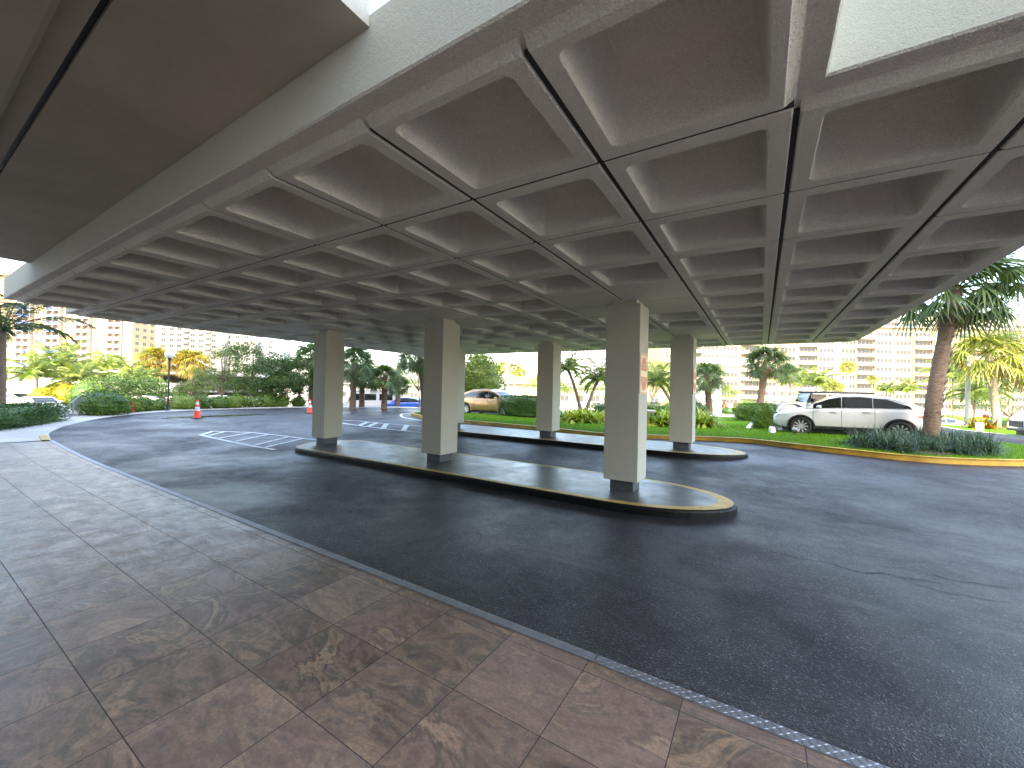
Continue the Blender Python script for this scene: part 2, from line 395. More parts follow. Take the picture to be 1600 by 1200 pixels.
# ================================================================== THE GROUND
def sheet(name, poly, dz, mat, step=.5, zf=None, parent=None, kind='structure'):
    """a polygon cut along a grid and laid over the terrain"""
    bm = bmesh.new(); f = bm.faces.new([bm.verts.new((p[0], p[1], 0)) for p in poly])
    bmesh.ops.triangulate(bm, faces=[f])
    xs = [p[0] for p in poly]; ys = [p[1] for p in poly]
    for ax, lo, hi in ((0, min(xs), max(xs)), (1, min(ys), max(ys))):
        k = math.ceil(lo / step) * step
        while k < hi:
            co = (k, 0, 0) if ax == 0 else (0, k, 0); no = (1, 0, 0) if ax == 0 else (0, 1, 0)
            bmesh.ops.bisect_plane(bm, geom=bm.verts[:] + bm.edges[:] + bm.faces[:], dist=1e-5, plane_co=co, plane_no=no)
            k += step
    for v in bm.verts: v.co.z = (zf or gz)(v.co.x, v.co.y) + dz
    bmesh.ops.recalc_face_normals(bm, faces=bm.faces)
    if sum(f.normal.z for f in bm.faces) < 0: bmesh.ops.reverse_faces(bm, faces=bm.faces)
    me = bpy.data.meshes.new(name); bm.to_mesh(me); bm.free(); me.materials.append(mat)
    me.polygons.foreach_set('use_smooth', [True] * len(me.polygons))
    o = bpy.data.objects.new(name, me); lk(o, parent)
    if kind and parent is None: o['kind'] = kind
    return o
def smooth_poly(pts, n=6, closed=True):
    """Catmull-Rom through the points"""
    out = []; N = len(pts); P_ = [Vector((p[0], p[1], 0)) for p in pts]
    for i in range(N if closed else N - 1):
        if closed: a, b, c, d = P_[i - 1], P_[i], P_[(i + 1) % N], P_[(i + 2) % N]
        else: a, b, c, d = P_[max(i - 1, 0)], P_[i], P_[i + 1], P_[min(i + 2, N - 1)]
        for k in range(n):
            t = k / n
            out.append(.5 * ((2 * b) + (c - a) * t + (2 * a - 5 * b + 4 * c - d) * t * t + (3 * b - a - 3 * c + d) * t ** 3))
    if not closed: out.append(P_[-1])
    return out
def offset(path, d, closed=False):
    out = []; N = len(path)
    for i in range(N):
        a = path[i - 1] if (i or closed) else path[0]; b = path[(i + 1) % N] if (i < N - 1 or closed) else path[-1]
        t = (Vector(b[:2]) - Vector(a[:2])).normalized()
        out.append(Vector((path[i][0] - t.y * d, path[i][1] + t.x * d, 0)))
    return out
def kerb(mb, path, w_, h, closed=False, zf=None, drop=.1, r=.025):
    """a kerb band with a rounded top edge along the path; width goes to the left of the path"""
    zf = zf or gz; rows = []
    offs = [(0, -drop), (.0, h - r), (r * .3, h - r * .3), (r, h), (w_, h), (w_, -drop)]
    lines = [offset(path, o_, closed) for o_, _ in offs]
    for i in range(len(path)):
        z = zf(path[i][0], path[i][1])
        rows.append([(lines[k][i].x, lines[k][i].y, z + offs[k][1]) for k in range(len(offs))])
    if closed: rows.append(rows[0])
    mb.grid(rows)
def arc(cx, cy, r, a0, a1, n=16):
    return [Vector((cx + r * math.cos(R(a0 + (a1 - a0) * k / n)), cy + r * math.sin(R(a0 + (a1 - a0) * k / n)), 0)) for k in range(n + 1)]

# base ground, one sheet to the horizon
mb = MB(); radii = [0, 3, 6, 9, 12, 15, 18, 21, 24, 27, 30, 33, 35, 37, 39, 41, 43, 46, 52, 60, 70, 80, 90, 100, 110, 120, 140, 200, 320, 600, 1200, 2600]
mb.grid([[(r * math.cos(2 * PI * k / 96), r * math.sin(2 * PI * k / 96), gz(r * math.cos(2 * PI * k / 96), r * math.sin(2 * PI * k / 96)) - .12) for k in range(96)] for r in radii], True)
tag(mb.build('ground', MT['ground'], smooth=True), kind='structure')

# the covered drive: asphalt from the walkway to the lawn and round the turning circle
circle = [Vector(p) for p in ((-18.0, 2.9), (-19.8, 3.15), (-22.3, 4.0), (-26.2, 6.0), (-28.9, 8.7), (-30.1, 12.2), (-29.9, 16.0), (-28.6, 19.6), (-26.0, 22.8), (-22.0, 25.8), (-17.5, 28.4), (-13.5, 31))]
far_edge = smooth_poly([(p.x, p.y) for p in circle], 6, False)
drive = [(9, 2.9), (30, 2.9), (30, 22), (9.6, 22.5), (9.3, 30), (4, 31), (-8, 30)] + [(p.x, p.y) for p in reversed(far_edge)]
sheet('driveway', drive, 0, MT['asphalt'])
# walkway of slate-look tiles
sheet('walkway', [(-18, -9), (9, -9), (9, 2.845), (-18, 2.845)], .012, MT['tile'])
# concrete pavement that carries on round the turning circle
def band(name, path, d0, d1, dz, mat, n=4):
    rows = [offset(path, d0 + (d1 - d0) * k / n) for k in range(n + 1)]; mb = MB()
    mb.grid([[(q.x, q.y, gz(q.x, q.y) + dz) for q in row] for row in zip(*rows)])
    return tag(mb.build(name, mat, smooth=True), kind='structure')
sheet('pavement', [(-18.004, -9), (-18.004, 2.896), (-19.8, 3.13), (-22.3, 3.97), (-23.2, 2.7), (-24.3, 1.6), (-25, -9)], .012, MT['concrete'])
band('pavement', far_edge, .0, 1.5, .03, MT['concrete'])
mb = MB(); kerb(mb, far_edge, .16, .035); 
tag(mb.build('kerb', MT['concrete'], smooth=False), kind='structure')
p0 = far_edge[:5]; mb = MB(); kerb(mb, offset(p0, .02), .17, .045)
tag(mb.build('kerb', MT['yellow'], smooth=False), kind='structure')
# painted strips and hatchings
def strip(mb, a, b, w_, dz=.008):
    a = Vector(a[:2]); b = Vector(b[:2]); d = (b - a); L = d.length; d.normalize(); nrm = Vector((-d.y, d.x)) * w_ / 2
    n = max(1, int(L / .4)); rows = []
    for k in range(n + 1):
        p = a + d * L * k / n; rows.append([(q.x, q.y, gz(q.x, q.y) + dz) for q in (p + nrm, p - nrm)])
    mb.grid(rows)
def hatch(outline, bars, w_=.13, wb=.12):
    mb = MB(); O = [at(*p) for p in outline]
    for i in range(len(O) - 1): strip(mb, O[i], O[i + 1], w_, .008 + .0015 * (i % 2))
    for a, b in bars: strip(mb, at(*a), at(*b), wb, .0115)
    return tag(mb.build('road_marking', MT['white_paint']), kind='structure')
hatch([(430, 703), (314, 680), (333, 674), (392, 676), (440, 681), (498, 688)], [((326, 681), (351, 675)), ((343, 685), (392, 676.5)), ((368, 690), (420, 679)), ((398, 696), (450, 683)), ((412, 700), (474, 685.5))], .14, .13)
hatch([(500, 655), (548, 663.5), (600, 670), (657, 676), (700, 680)], [((574, 667), (590, 661)), ((598, 670.5), (604, 662.5)), ((630, 673.5), (636, 664.5)), ((562, 665), (574, 660))], .12, .22)
hatch([(500, 655), (560, 658), (600, 661.8), (657, 666), (720, 671)], [], .12, .1)
# white line that rounds the tip of the lawn
wl_ = smooth_poly([tuple(at(*p)[:2]) for p in ((690, 659), (655, 656.5), (632, 652), (629, 648), (640, 646), (690, 644))], 5, False)
mb = MB(); mb.grid([[(q.x, q.y, gz(q.x, q.y) + .008) for q in (a_, b_)] for a_, b_ in zip(wl_, offset(wl_, .14))])
tag(mb.build('road_marking', MT['white_paint']), kind='structure')
# cracks in the asphalt
MT['crack'] = simple('asphalt_crack', (.006, .006, .006), .9)
def crack(pts, w0, seed):
    rd = random.Random(seed); P_ = [at(*p) for p in pts]; out = []
    for i in range(len(P_) - 1):
        a, b = P_[i], P_[i + 1]; L = (b - a).length; n = max(2, int(L / .07)); d = (b - a).normalized(); nr = Vector((-d.y, d.x, 0)); o_ = 0
        for k in range(n):
            o_ = o_ * .8 + rd.gauss(0, .02); out.append(a + d * L * k / n + nr * o_ * math.sin(PI * k / n) ** .5)
    out.append(P_[-1]); mb = MB(); rows = []
    for i, p in enumerate(out):
        t = i / (len(out) - 1); w_ = w0 * (rd.uniform(.3, 1)) * min(1, 6 * t, 6 * (1 - t)) + .001
        rows.append([(p.x, p.y + w_, gz(p.x, p.y) + .005), (p.x, p.y - w_, gz(p.x, p.y) + .005)])
    mb.grid(rows); tag(mb.build('road_crack', MT['crack']), kind='structure')
crack([(1165, 853), (1230, 868), (1290, 879), (1350, 895), (1410, 903), (1480, 914)], .0085, 1)
crack([(1375, 884), (1450, 897), (1520, 911), (1600, 921)], .007, 2)
crack([(1400, 904), (1470, 925), (1540, 938), (1600, 947)], .005, 3)
crack([(1290, 800), (1350, 818), (1390, 826), (1450, 832), (1530, 836)], .003, 4)
crack([(1230, 770), (1290, 790), (1330, 830), (1400, 868)], .0025, 6)
# small puddle by the pavement
pc = at(345, 650.0); sheet('puddle', [(pc.x + (1.0 * math.cos(a) * .55 + rr) , pc.y + 2.3 * math.sin(a) * (1 + rr)) for a, rr in ((2 * PI * k / 22, random.uniform(-.08, .12)) for k in range(22))], .007, MT['water'])

# diamond tread plate along the edge of the tiles
tp = thing('tread_plate', 'long strip of diamond steel plate edging the slate tiles', 'edge plate', (-7, 2.9, 0))
def plate_seg(x0, x1):
    mb = MB(); y0, y1 = -.055, .05; rows = []
    n = max(2, int((x1 - x0) / .5))
    for k in range(n + 1):
        x = x0 + (x1 - x0) * k / n; z = gz(x, 2.9)
        rows.append([(x + 7, y0, z + .006), (x + 7, y0 + .003, z + .020), (x + 7, y1 - .012, z + .020), (x + 7, y1, z + .012), (x + 7, y1, z - .02)])
    mb.grid(rows)
    x = x0 + .02; r_ = 0
    while x < x1 - .03:
        for q in range(3):
            yy = -.038 + q * .032; s = 1 if (r_ + q) % 2 else -1; L, W = .019, .0058; z = gz(x, 2.9) + .0203
            a = R(40) * s; c, sn = math.cos(a), math.sin(a)
            P_ = [(x + 7 + u * c - v * sn, yy + u * sn + v * c, z + h) for u, v, h in ((-L, 0, 0), (0, -W, 0), (L, 0, 0), (0, W, 0), (0, 0, .0038))]
            n0 = len(mb.v); mb.v += P_; 
            for q2 in ((0, 1, 4), (1, 2, 4), (2, 3, 4), (3, 0, 4)): mb.f.append(tuple(n0 + i for i in q2)); mb.m.append(0)
        x += .036; r_ += 1
    return mb
for x0, x1 in ((-18, -14.4), (-14.396, -10.8), (-10.796, -7.2), (-7.196, -4.6), (-4.596, -1.02), (-1.015, 2.6), (2.604, 6.2)):
    plate_seg(x0, x1).build('plate_section', MT['steel'], tp)

# the lawn between the drives, its kerb and the second drive
kf = [at(*p) for p in ((1640, 729), (1600, 728.5), (1530, 727), (1440, 722), (1350, 713), (1240, 700.5), (1160, 691.5), (1085, 688), (1012, 685.5), (945, 683), (838, 671.5), (730, 661.5), (670, 655.5), (650, 651.5), (642, 648.5), (655, 646.5))]
kfront = smooth_poly([(p.x, p.y) for p in kf], 4, False)          # runs from right to left
back = [at(*p) for p in ((740, 648.5), (792, 650.5), (870, 653.5), (960, 657.5), (1030, 655), (1110, 656.5), (1180, 661), (1216, 677), (1300, 683), (1400, 686), (1470, 688), (1560, 697), (1640, 705))]
lawn_poly = [(p.x, p.y) for p in offset(kfront, -.14)] + [(p.x, p.y) for p in back]
def lawn_z(x, y): return gz(x, y) + .14
sheet('lawn', lawn_poly, .125, MT['grass'])
mb = MB(); kerb(mb, kfront, -.16, .15, drop=.1, r=.03)
tag(mb.build('kerb', MT['yellow'], smooth=False), kind='structure')
# low white kerb behind the lawn, by the parked car
mb = MB(); bk = [back[i] for i in (7, 8, 9, 10)]; kerb(mb, [(p.x, p.y, 0) for p in bk], .14, .20)
tag(mb.build('kerb', MT['white_plaster']), kind='structure')
# further lawn with the bench, and a concrete path
l2 = [at(*p) for p in ((870, 653), (960, 656.5), (1030, 654), (1110, 655.5), (1180, 659.5), (1200, 650), (1190, 642), (1120, 641), (1000, 641), (900, 642))]
sheet('lawn', [(p.x, p.y) for p in l2], .10, MT['grass'], 1.)
pt = [at(*p) for p in ((1085, 651), (1175, 655.5), (1186, 654), (1185, 652), (1095, 649))]
sheet('path', [(p.x, p.y) for p in pt], .125, MT['concrete'], 1.)
pt = [at(*p) for p in ((1108, 647.5), (1150, 649), (1200, 650), (1200, 641), (1130, 641))]
sheet('path', [(p.x, p.y) for p in pt], .13, MT['concrete'], 1.)
pt = [at(*p) for p in ((838, 676), (920, 682), (1012, 685), (1018, 680), (960, 676.5), (880, 671))]
# right: lawn beyond the second drive and the sunny lawns in front of the long building
r2 = [at(*p) for p in ((1455, 668), (1500, 676), (1560, 683), (1640, 692), (1640, 660), (1560, 652), (1455, 652))]
sheet('lawn', [(p.x, p.y) for p in r2], .10, MT['grass'], 1.)
mb = MB(); kerb(mb, [(p.x, p.y, 0) for p in reversed([at(*p) for p in ((1455, 668.5), (1500, 676.5), (1560, 683.5), (1640, 692.5))])], -.15, .15)
tag(mb.build('kerb', MT['concrete']), kind='structure')
sheet('lawn', [tuple(far(px, d)[:2]) for px, d in ((980, 78), (1290, 78), (1290, 118), (960, 118))], .05, MT['grass'], 8)
sheet('lawn', [tuple(far(px, d)[:2]) for px, d in ((1300, 52), (1660, 50), (1660, 60), (1300, 62))], .05, MT['grass'], 4)
# left: strip of lawn behind the near hedge
sheet('lawn', [tuple(at(*p)[:2]) for p in ((-60, 682), (74, 662), (101, 657.5), (80, 652), (-60, 652))], .06, MT['grass'], 1.)
# planting bed along the far kerb
band('planting_bed', far_edge[15:], 1.5, 2.9, -.02, MT['dirt'])

# ================================================================== TRAFFIC ISLANDS
def island(name, label, x0, x1, y0, y1, h, zb):
    cy = (y0 + y1) / 2; ry = (y1 - y0) / 2
    t = thing(name, label, 'traffic island', ((x0 + x1) / 2, cy, zb), 0, 'raised islands of the covered drive')
    cx = (x0 + x1) / 2
    # blunt left end, long rounded right end
    def outline(ins):
        r = ry - ins; k = 1.75
        pts = [Vector((x1 - ry * k - cx + (r * k + 0) * math.cos(a), r * math.sin(a), 0)) for a in [R(-90 + 180 * i / 20) for i in range(21)]]
        pts += [Vector((x0 + ry * .8 - cx + (r * .8) * math.cos(a), r * math.sin(a) * 1., 0)) for a in [R(90 + 180 * i / 14) for i in range(15)]]
        return pts
    def zz(p): return gz(p.x + cx, p.y + cy) - zb
    lv = [(0, -.15), (0, h - .045), (.008, h - .018), (.03, h - .003)]
    mb = MB(); rows = [[(p.x, p.y, z + zt(p)) for p in outline(i)] for i, z in lv for zt in (lambda p: 0,)]
    mb.grid(rows, True); mb.build('kerb_face', MT['black_kerb'], t)
    mb = MB(); mb.grid([[(p.x, p.y, h - .003 + d) for p in outline(i)] for i, d in ((.03, 0), (.05, .003), (.17, .004))], True)
    mb.build('yellow_edge', MT['yellow_edge'], t)
    mb = MB(); mb.face([(p.x, p.y, h + .001) for p in outline(.168)]); mb.build('painted_top', MT['epoxy'], t)
    return t
island('traffic_island', 'near raised island of grey painted concrete with a worn yellow edge carrying three columns', -12.3, -.32, 6.62, 8.95, .14, 0.)
island('traffic_island', 'far raised island of grey painted concrete on the lawn side of the covered drive', -11.7, -.3, 11.95, 14.35, .14, .2)

# ================================================================== CANOPY
CE = 1.2195; GX0 = -1.058; GY0 = 1.680; ZC = CAM_Z + 1.731; ZT = CAM_Z + 2.25
XR = 2.42
Xl = [XR, GX0 + 2 * CE - .02] + [GX0 - i * CE for i in range(-1, 13)] + [GX0 - 12.25 * CE]   # right to left
Xl = sorted(set(round(x, 4) for x in Xl))
Yl = [GY0 + j * CE for j in range(0, 13)]; 
cols = [(-2.22, 7.75, 'near'), (-6.98, 7.75, 'near'), (-11.75, 7.75, 'near'), (-2.02, 13.02, 'far'), (-6.55, 13.02, 'far'), (-11.00, 13.02, 'far')]
X_R0 = GX0 + CE; X_L0 = GX0 - 10.65 * CE          # extent of the extra row next to the building
cells = []
xi0 = 0
for a in range(len(Xl) - 1):
    for b_ in range(len(Yl) - 1):
        x0, x1, y0, y1 = Xl[a], Xl[a + 1], Yl[b_], Yl[b_ + 1]
        if x1 - x0 < .2: continue
        if b_ == 0 and (x0 > X_R0 - .1 or x1 < X_L0 + .3): continue
        cells.append((a, b_, x0, x1, y0, y1))
have = {(c[0], c[1]) for c in cells}; GXH_, GYH_ = .018, .013
MG, ZE = .13, .05
cp = thing('canopy', 'huge white painted concrete canopy of square coffers roofing the drive', 'canopy', (-6.5, 9, ZC))
OX, OY, OZ = -6.5, 9, ZC
def rrect(x0, x1, y0, y1, r, n=4):
    pts = []
    for cx, cy, a0 in ((x1 - r, y1 - r, 0), (x0 + r, y1 - r, 90), (x0 + r, y0 + r, 180), (x1 - r, y0 + r, 270)):
        for k in range(n + 1):
            a = R(a0 + 90 * k / n); pts.append((cx + r * math.cos(a), cy + r * math.sin(a)))
    return pts
slab = MB()
def flat(cx, cy):
    for (x, y, _) in cols:
        if abs(cx - x) < 1.22 + .0 and abs(cy - y) < 1.22: return True
    return False
for a, b_, x0, x1, y0, y1 in cells:
    bl = (a - 1, b_) not in have; br = (a + 1, b_) not in have; bb = (a, b_ - 1) not in have; bt = (a, b_ + 1) not in have
    GXH, GYH = .018, .013
    def ring(kind):
        def s(border, gap):
            return {0: 0, 1: (.008 if border else gap), 2: (.06 if border else gap), 3: (.07 if border else gap + .009)}[kind]
        return (x0 + s(bl, GXH), x1 - s(br, GXH), y0 + s(bb, GYH), y1 - s(bt, GYH))
    def zk(kind): return {0: ZE, 1: ZE, 2: .012, 3: 0}[kind]
    rows = []
    for k, r in ((0, .001), (1, .002), (2, .006), (3, .012)):
        q = ring(k); rows.append([(x - OX, y - OY, zk(k)) for x, y in rrect(*q, r)])
    if flat((x0 + x1) / 2, (y0 + y1) / 2):
        slab.grid(rows, True); slab.face([rows[-1][i] for i in reversed(range(len(rows[-1])))]); continue
    o_ = .142; i_ = .085
    X0, X1, Y0, Y1 = x0 + o_, x1 - o_, y0 + o_, y1 - o_
    if X1 - X0 < .3: i_ = .05
    for ins, z, r in ((-.003, 0, .056), (.003, .008, .054), (i_ * .93, .415, .045), (i_ * 1.10, .435, .05), (i_ * 1.45, .44, .07)):
        ins2 = min(ins, (X1 - X0) / 2 - .09)
        rows.append([(x - OX, y - OY, z) for x, y in rrect(X0 + ins2, X1 - ins2, Y0 + ins2, Y1 - ins2, r)])
    slab.grid(rows, True); slab.face([rows[-1][i] for i in reversed(range(len(rows[-1])))])
so_ = slab.build('coffered_soffit', MT['canopy'], cp, smooth=True, auto=27)
jm = MB()
for x in Xl[1:-1]: jm.box(x - GXH_ + .001 - OX, x + GXH_ - .001 - OX, (GY0 + .09 if X_L0 < x < X_R0 - .1 else GY0 + CE + .09) - OY, Yl[-1] - .09 - OY, .016, ZE - .002)
for y in Yl[1:-1]:
    a_, b2_ = (Xl[0], Xl[-1]) if y > GY0 + CE + .1 else (X_L0 + .1, X_R0)
    for x0_, x1_ in [q for q in zip(Xl, Xl[1:]) if q[0] > a_ - .12 and q[1] < b2_ + .01]: jm.box(x0_ + (.08 if x0_ == Xl[0] else .018) - OX, x1_ - (.08 if x1_ == Xl[-1] else .018) - OX, y - GYH_ + .001 - OY, y + GYH_ - .001 - OY, .010, ZE - .003)
jm.build('groove_shade_strip', MT['groove_shade'], cp)  # strips added in the grooves to paint their shade
# outline of the roof (counter-clockwise), margin outside the cells
yN = Yl[-1]
xL, xRr = Xl[0], Xl[-1]
xl0 = min(c[2] for c in cells if c[1] == 0); xr0 = max(c[3] for c in cells if c[1] == 0)
inner = [(xl0, GY0), (xr0, GY0), (xr0, GY0 + CE), (xRr, GY0 + CE), (xRr, yN), (xL, yN), (xL, GY0 + CE), (xl0, GY0 + CE)]
def inset(poly, d):
    out = []; N = len(poly)
    for i in range(N):
        p0, p1, p2 = Vector(poly[i - 1]), Vector(poly[i]), Vector(poly[(i + 1) % N])
        a = (p1 - p0).normalized(); b = (p2 - p1).normalized(); na, nb = Vector((a.y, -a.x)), Vector((b.y, -b.x))
        out.append(tuple(p1 + (na + nb) * d))       # right-angled corners only
    return out
om = inset(inner, MG); om2 = inset(inner, MG - .012)
def dens(poly, step=.4):
    out = []
    for i in range(len(poly)):
        a, b = Vector(poly[i]), Vector(poly[(i + 1) % len(poly)]); n = 30
        for k in range(n): out.append(a + (b - a) * k / n)
    return out
mb = MB(); mb.grid([[(x - OX, y - OY, z) for x, y in dens(pl)] for pl, z in ((inner, ZE), (om2, ZE - .001), (om, ZE + .012))], True)
mb.build('edge_band', MT['canopy'], cp)
mb = MB(); rows = [[(x - OX, y - OY, z) for x, y in dens(om)] for z in (ZE + .012, ZT - ZC)]
mb.grid(rows, True); mb.build('fascia', MT['fascia'], cp)
mb = MB(); mb.face([(x - OX, y - OY, ZT - ZC) for x, y in om]); mb.build('roof_deck', MT['concrete'], cp)

# ================================================================== COLUMNS
NK, SH = .23, .32
for k, (x, y, row) in enumerate(cols):
    zb = .14 if row == 'near' else .344
    lab = {0: 'column of the near island with the sign facing the open drive, rightmost of its row', 1: 'middle column of the three on the near island',
           2: 'leftmost column of the near island, in front of the dark palms', 3: 'far island column nearest its rounded end, with a sign on its side',
           4: 'far island column standing before the clipped hedge', 5: 'far island column almost hidden behind the middle near column'}[k]
    t = thing('column', 'square cream ' + lab, 'column', (x, y, zb), 0, 'square columns holding the canopy')
    mb = MB(); mb.box(-NK + .01, NK - .01, -NK + .01, NK - .01, -.02, .30); mb.build('dark_base', MT['base'], t, bevel=.006)
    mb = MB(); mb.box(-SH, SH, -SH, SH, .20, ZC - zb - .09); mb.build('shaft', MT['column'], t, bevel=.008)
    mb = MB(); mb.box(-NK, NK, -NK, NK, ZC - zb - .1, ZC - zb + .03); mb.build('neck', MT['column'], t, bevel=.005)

# signs
MT['sign_face'] = simple('faded_sign_face', (.80, .66, .50), .4, var=.04)
MT['sign_red'] = simple('faded_sign_red', (.60, .19, .09), .4, var=.08)
def text_mesh(body, size, mat, parent, loc, rot, name='lettering', ext=.002, sx=1.):
    cu = bpy.data.curves.new('t', 'FONT'); cu.body = body; cu.size = size; cu.align_x = 'CENTER'; cu.align_y = 'CENTER'; cu.extrude = ext; cu.resolution_u = 3
    tmp = bpy.data.objects.new('t', cu); scn.collection.objects.link(tmp); bpy.context.view_layer.update()
    me = bpy.data.meshes.new_from_object(tmp.evaluated_get(bpy.context.evaluated_depsgraph_get()))
    bpy.data.objects.remove(tmp); me.materials.clear(); me.materials.append(mat); me.name = name
    return link_mesh(name, me, parent, loc, rot, (sx, 1, 1))
def dne_sign(x, y, z, label, wd=.58, ht=.76):
    t = thing('traffic_sign', label, 'sign', (x, y, z), 0, 'signs on the columns')
    rot = (R(90), 0, R(90))
    mb = MB(); mb.box(0, .012, -wd / 2, wd / 2, -ht / 2, ht / 2); mb.build('panel', MT['sign_face'], t, bevel=.003)
    mb = MB()
    for a, b, c, d in ((-wd / 2 + .012, wd / 2 - .012, ht / 2 - .028, ht / 2 - .012), (-wd / 2 + .012, wd / 2 - .012, -ht / 2 + .012, -ht / 2 + .028)): mb.box(.012, .014, a, b, c, d)
    for a, b in ((-wd / 2 + .012, -wd / 2 + .026), (wd / 2 - .026, wd / 2 - .012)): mb.box(.012, .014, a, b, -ht / 2 + .028, ht / 2 - .028)
    mb.build('border', MT['sign_red'], t)
    mb = MB(); rx, rz_ = .235, .315; bar = .055
    for s in (1, -1):
        pts = []
        a0 = math.asin(bar / rz_)
        for k in range(25):
            a = a0 + (PI - 2 * a0) * k / 24; pts.append((rx * math.cos(a), s * rz_ * math.sin(a)))
        if s > 0: mb.face([(.0155, u, v) for u, v in pts])
        else: mb.face([(.0155, u, v) for u, v in reversed(pts)])
    mb.build('disc', MT['sign_red'], t)
    text_mesh('DO NOT', .125, MT['sign_face'], t, (.0165, 0, .135), rot, sx=.86)
    text_mesh('ENTER', .125, MT['sign_face'], t, (.0165, 0, -.135), rot, sx=.9)
    return t
dne_sign(-2.22 + SH + .001, 7.72, 2.345, 'faded orange DO NOT ENTER sign on the rightmost column of the near island')
dne_sign(-2.02 + SH + .001, 12.98, 2.36, 'faded orange DO NOT ENTER sign seen almost edge-on, on the far island column')

# ================================================================== THE BUILDING AT OUR BACK
bt_ = thing('tower_block', 'tall building behind the walkway whose dark overhanging ceiling covers the tiles', 'building', (-8, -6, 0))
ZS = CAM_Z + 2.17
def bpart(name, boxes, mat, **k):
    mb = MB()
    for b in boxes: mb.box(b[0] + 8, b[1] + 8, b[2] + 6, b[3] + 6, b[4], b[5])
    return mb.build(name, mat, bt_, **k)
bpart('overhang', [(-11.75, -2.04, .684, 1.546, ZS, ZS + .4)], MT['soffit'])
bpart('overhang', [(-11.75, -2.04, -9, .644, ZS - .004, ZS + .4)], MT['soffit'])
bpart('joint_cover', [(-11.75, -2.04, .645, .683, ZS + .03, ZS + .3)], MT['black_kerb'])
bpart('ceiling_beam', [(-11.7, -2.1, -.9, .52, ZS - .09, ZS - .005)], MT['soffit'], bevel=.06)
bpart('wall', [(-34, 21, -22, -9.01, -.2, 52)], MT['white_wall'])
bpart('lobby_window', [(-30 + i * 4, -26.6 + i * 4, -9.1, -8.95, .1, 3.2) for i in range(12)], MT['win'])

# ================================================================== PLANTS
def leaf_quad(mb, c, d, n, L, W, fold=0.):
    """a small pointed leaf: two quads with a soft tip"""
    s = d.cross(n).normalized() * W / 2; t = d * L
    k = len(mb.v); mb.v += [tuple(c - s * .3), tuple(c + s * .3), tuple(c + t * .45 + s), tuple(c + t * .45 - s), tuple(c + t)]
    mb.f += [(k, k + 1, k + 2, k + 3), (k + 3, k + 2, k + 4)]; mb.m += [mb.cur] * 2
def rvec(rd):
    while True:
        v = Vector((rd.uniform(-1, 1), rd.uniform(-1, 1), rd.uniform(-1, 1)))
        if .05 < v.length < 1: return v.normalized()
def strap(mb, base, d, L, W, droop, n=4, up=Vector((0, 0, 1)), tip=.15):
    """a ribbon that starts along d and bends down"""
    p = base.copy(); d = d.normalized(); rows = []
    for i in range(n + 1):
        t = i / n; s = d.cross(up)
        if s.length < .01: s = Vector((1, 0, 0))
        s.normalize(); w_ = W * (1 - (1 - tip) * t ** 1.6) * (.55 + .9 * min(t * 2.5, .5)) / 2
        rows.append([p - s * w_, p + s * w_]); d = (d + Vector((0, 0, -droop / n))).normalized(); p = p + d * L / n
    mb.grid(rows)
def fan_crown(seed, nf=34, pet=1.0, bl=1.05, seg=22, skirt=5):
    """crown of a fan palm: petioles with folded palmate blades"""
    rd = random.Random(seed); green, dry = MB(), MB()
    for i in range(nf + skirt):
        dead = i >= nf; t = i / nf
        el = R(82 - 125 * t ** .9 + rd.uniform(-9, 9)) if not dead else R(rd.uniform(-78, -50))
        az = i * 2.39996 + rd.uniform(-.2, .2)
        d = Vector((math.cos(az) * math.cos(el), math.sin(az) * math.cos(el), math.sin(el))); mb = dry if dead else green
        pl = pet * rd.uniform(.8, 1.15) * (.55 if dead else 1) * (.7 + .3 * min(1, t * 2 + .2))
        pts = [Vector((0, 0, 0)), d * pl * .5 + Vector((0, 0, .03)), d * pl + Vector((0, 0, -.05 * pl))]
        mb.tube(pts, [.028, .016, .012], 4, False)
        hub = pts[-1]; side = d.cross(Vector((0, 0, 1)))
        if side.length < .1: side = Vector((1, 0, 0))
        side.normalize(); nrm = side.cross(d).normalized(); roll = rd.uniform(-.5, .5)
        side, nrm = side * math.cos(roll) + nrm * math.sin(roll), nrm * math.cos(roll) - side * math.sin(roll)
        for k in range(seg):
            a = R(-125 + 250 * k / (seg - 1)); L = bl * (.62 + .38 * math.cos(a * .62)) * rd.uniform(.88, 1.08) * (.75 if dead else 1)
            dd = (d * math.cos(a) + side * math.sin(a) - nrm * (.18 + .25 * abs(math.sin(a)))).normalized()
            strap(mb, hub, dd, L, .062 if not dead else .045, .75 + .5 * rd.random(), 4, nrm, .08)
    return green, dry
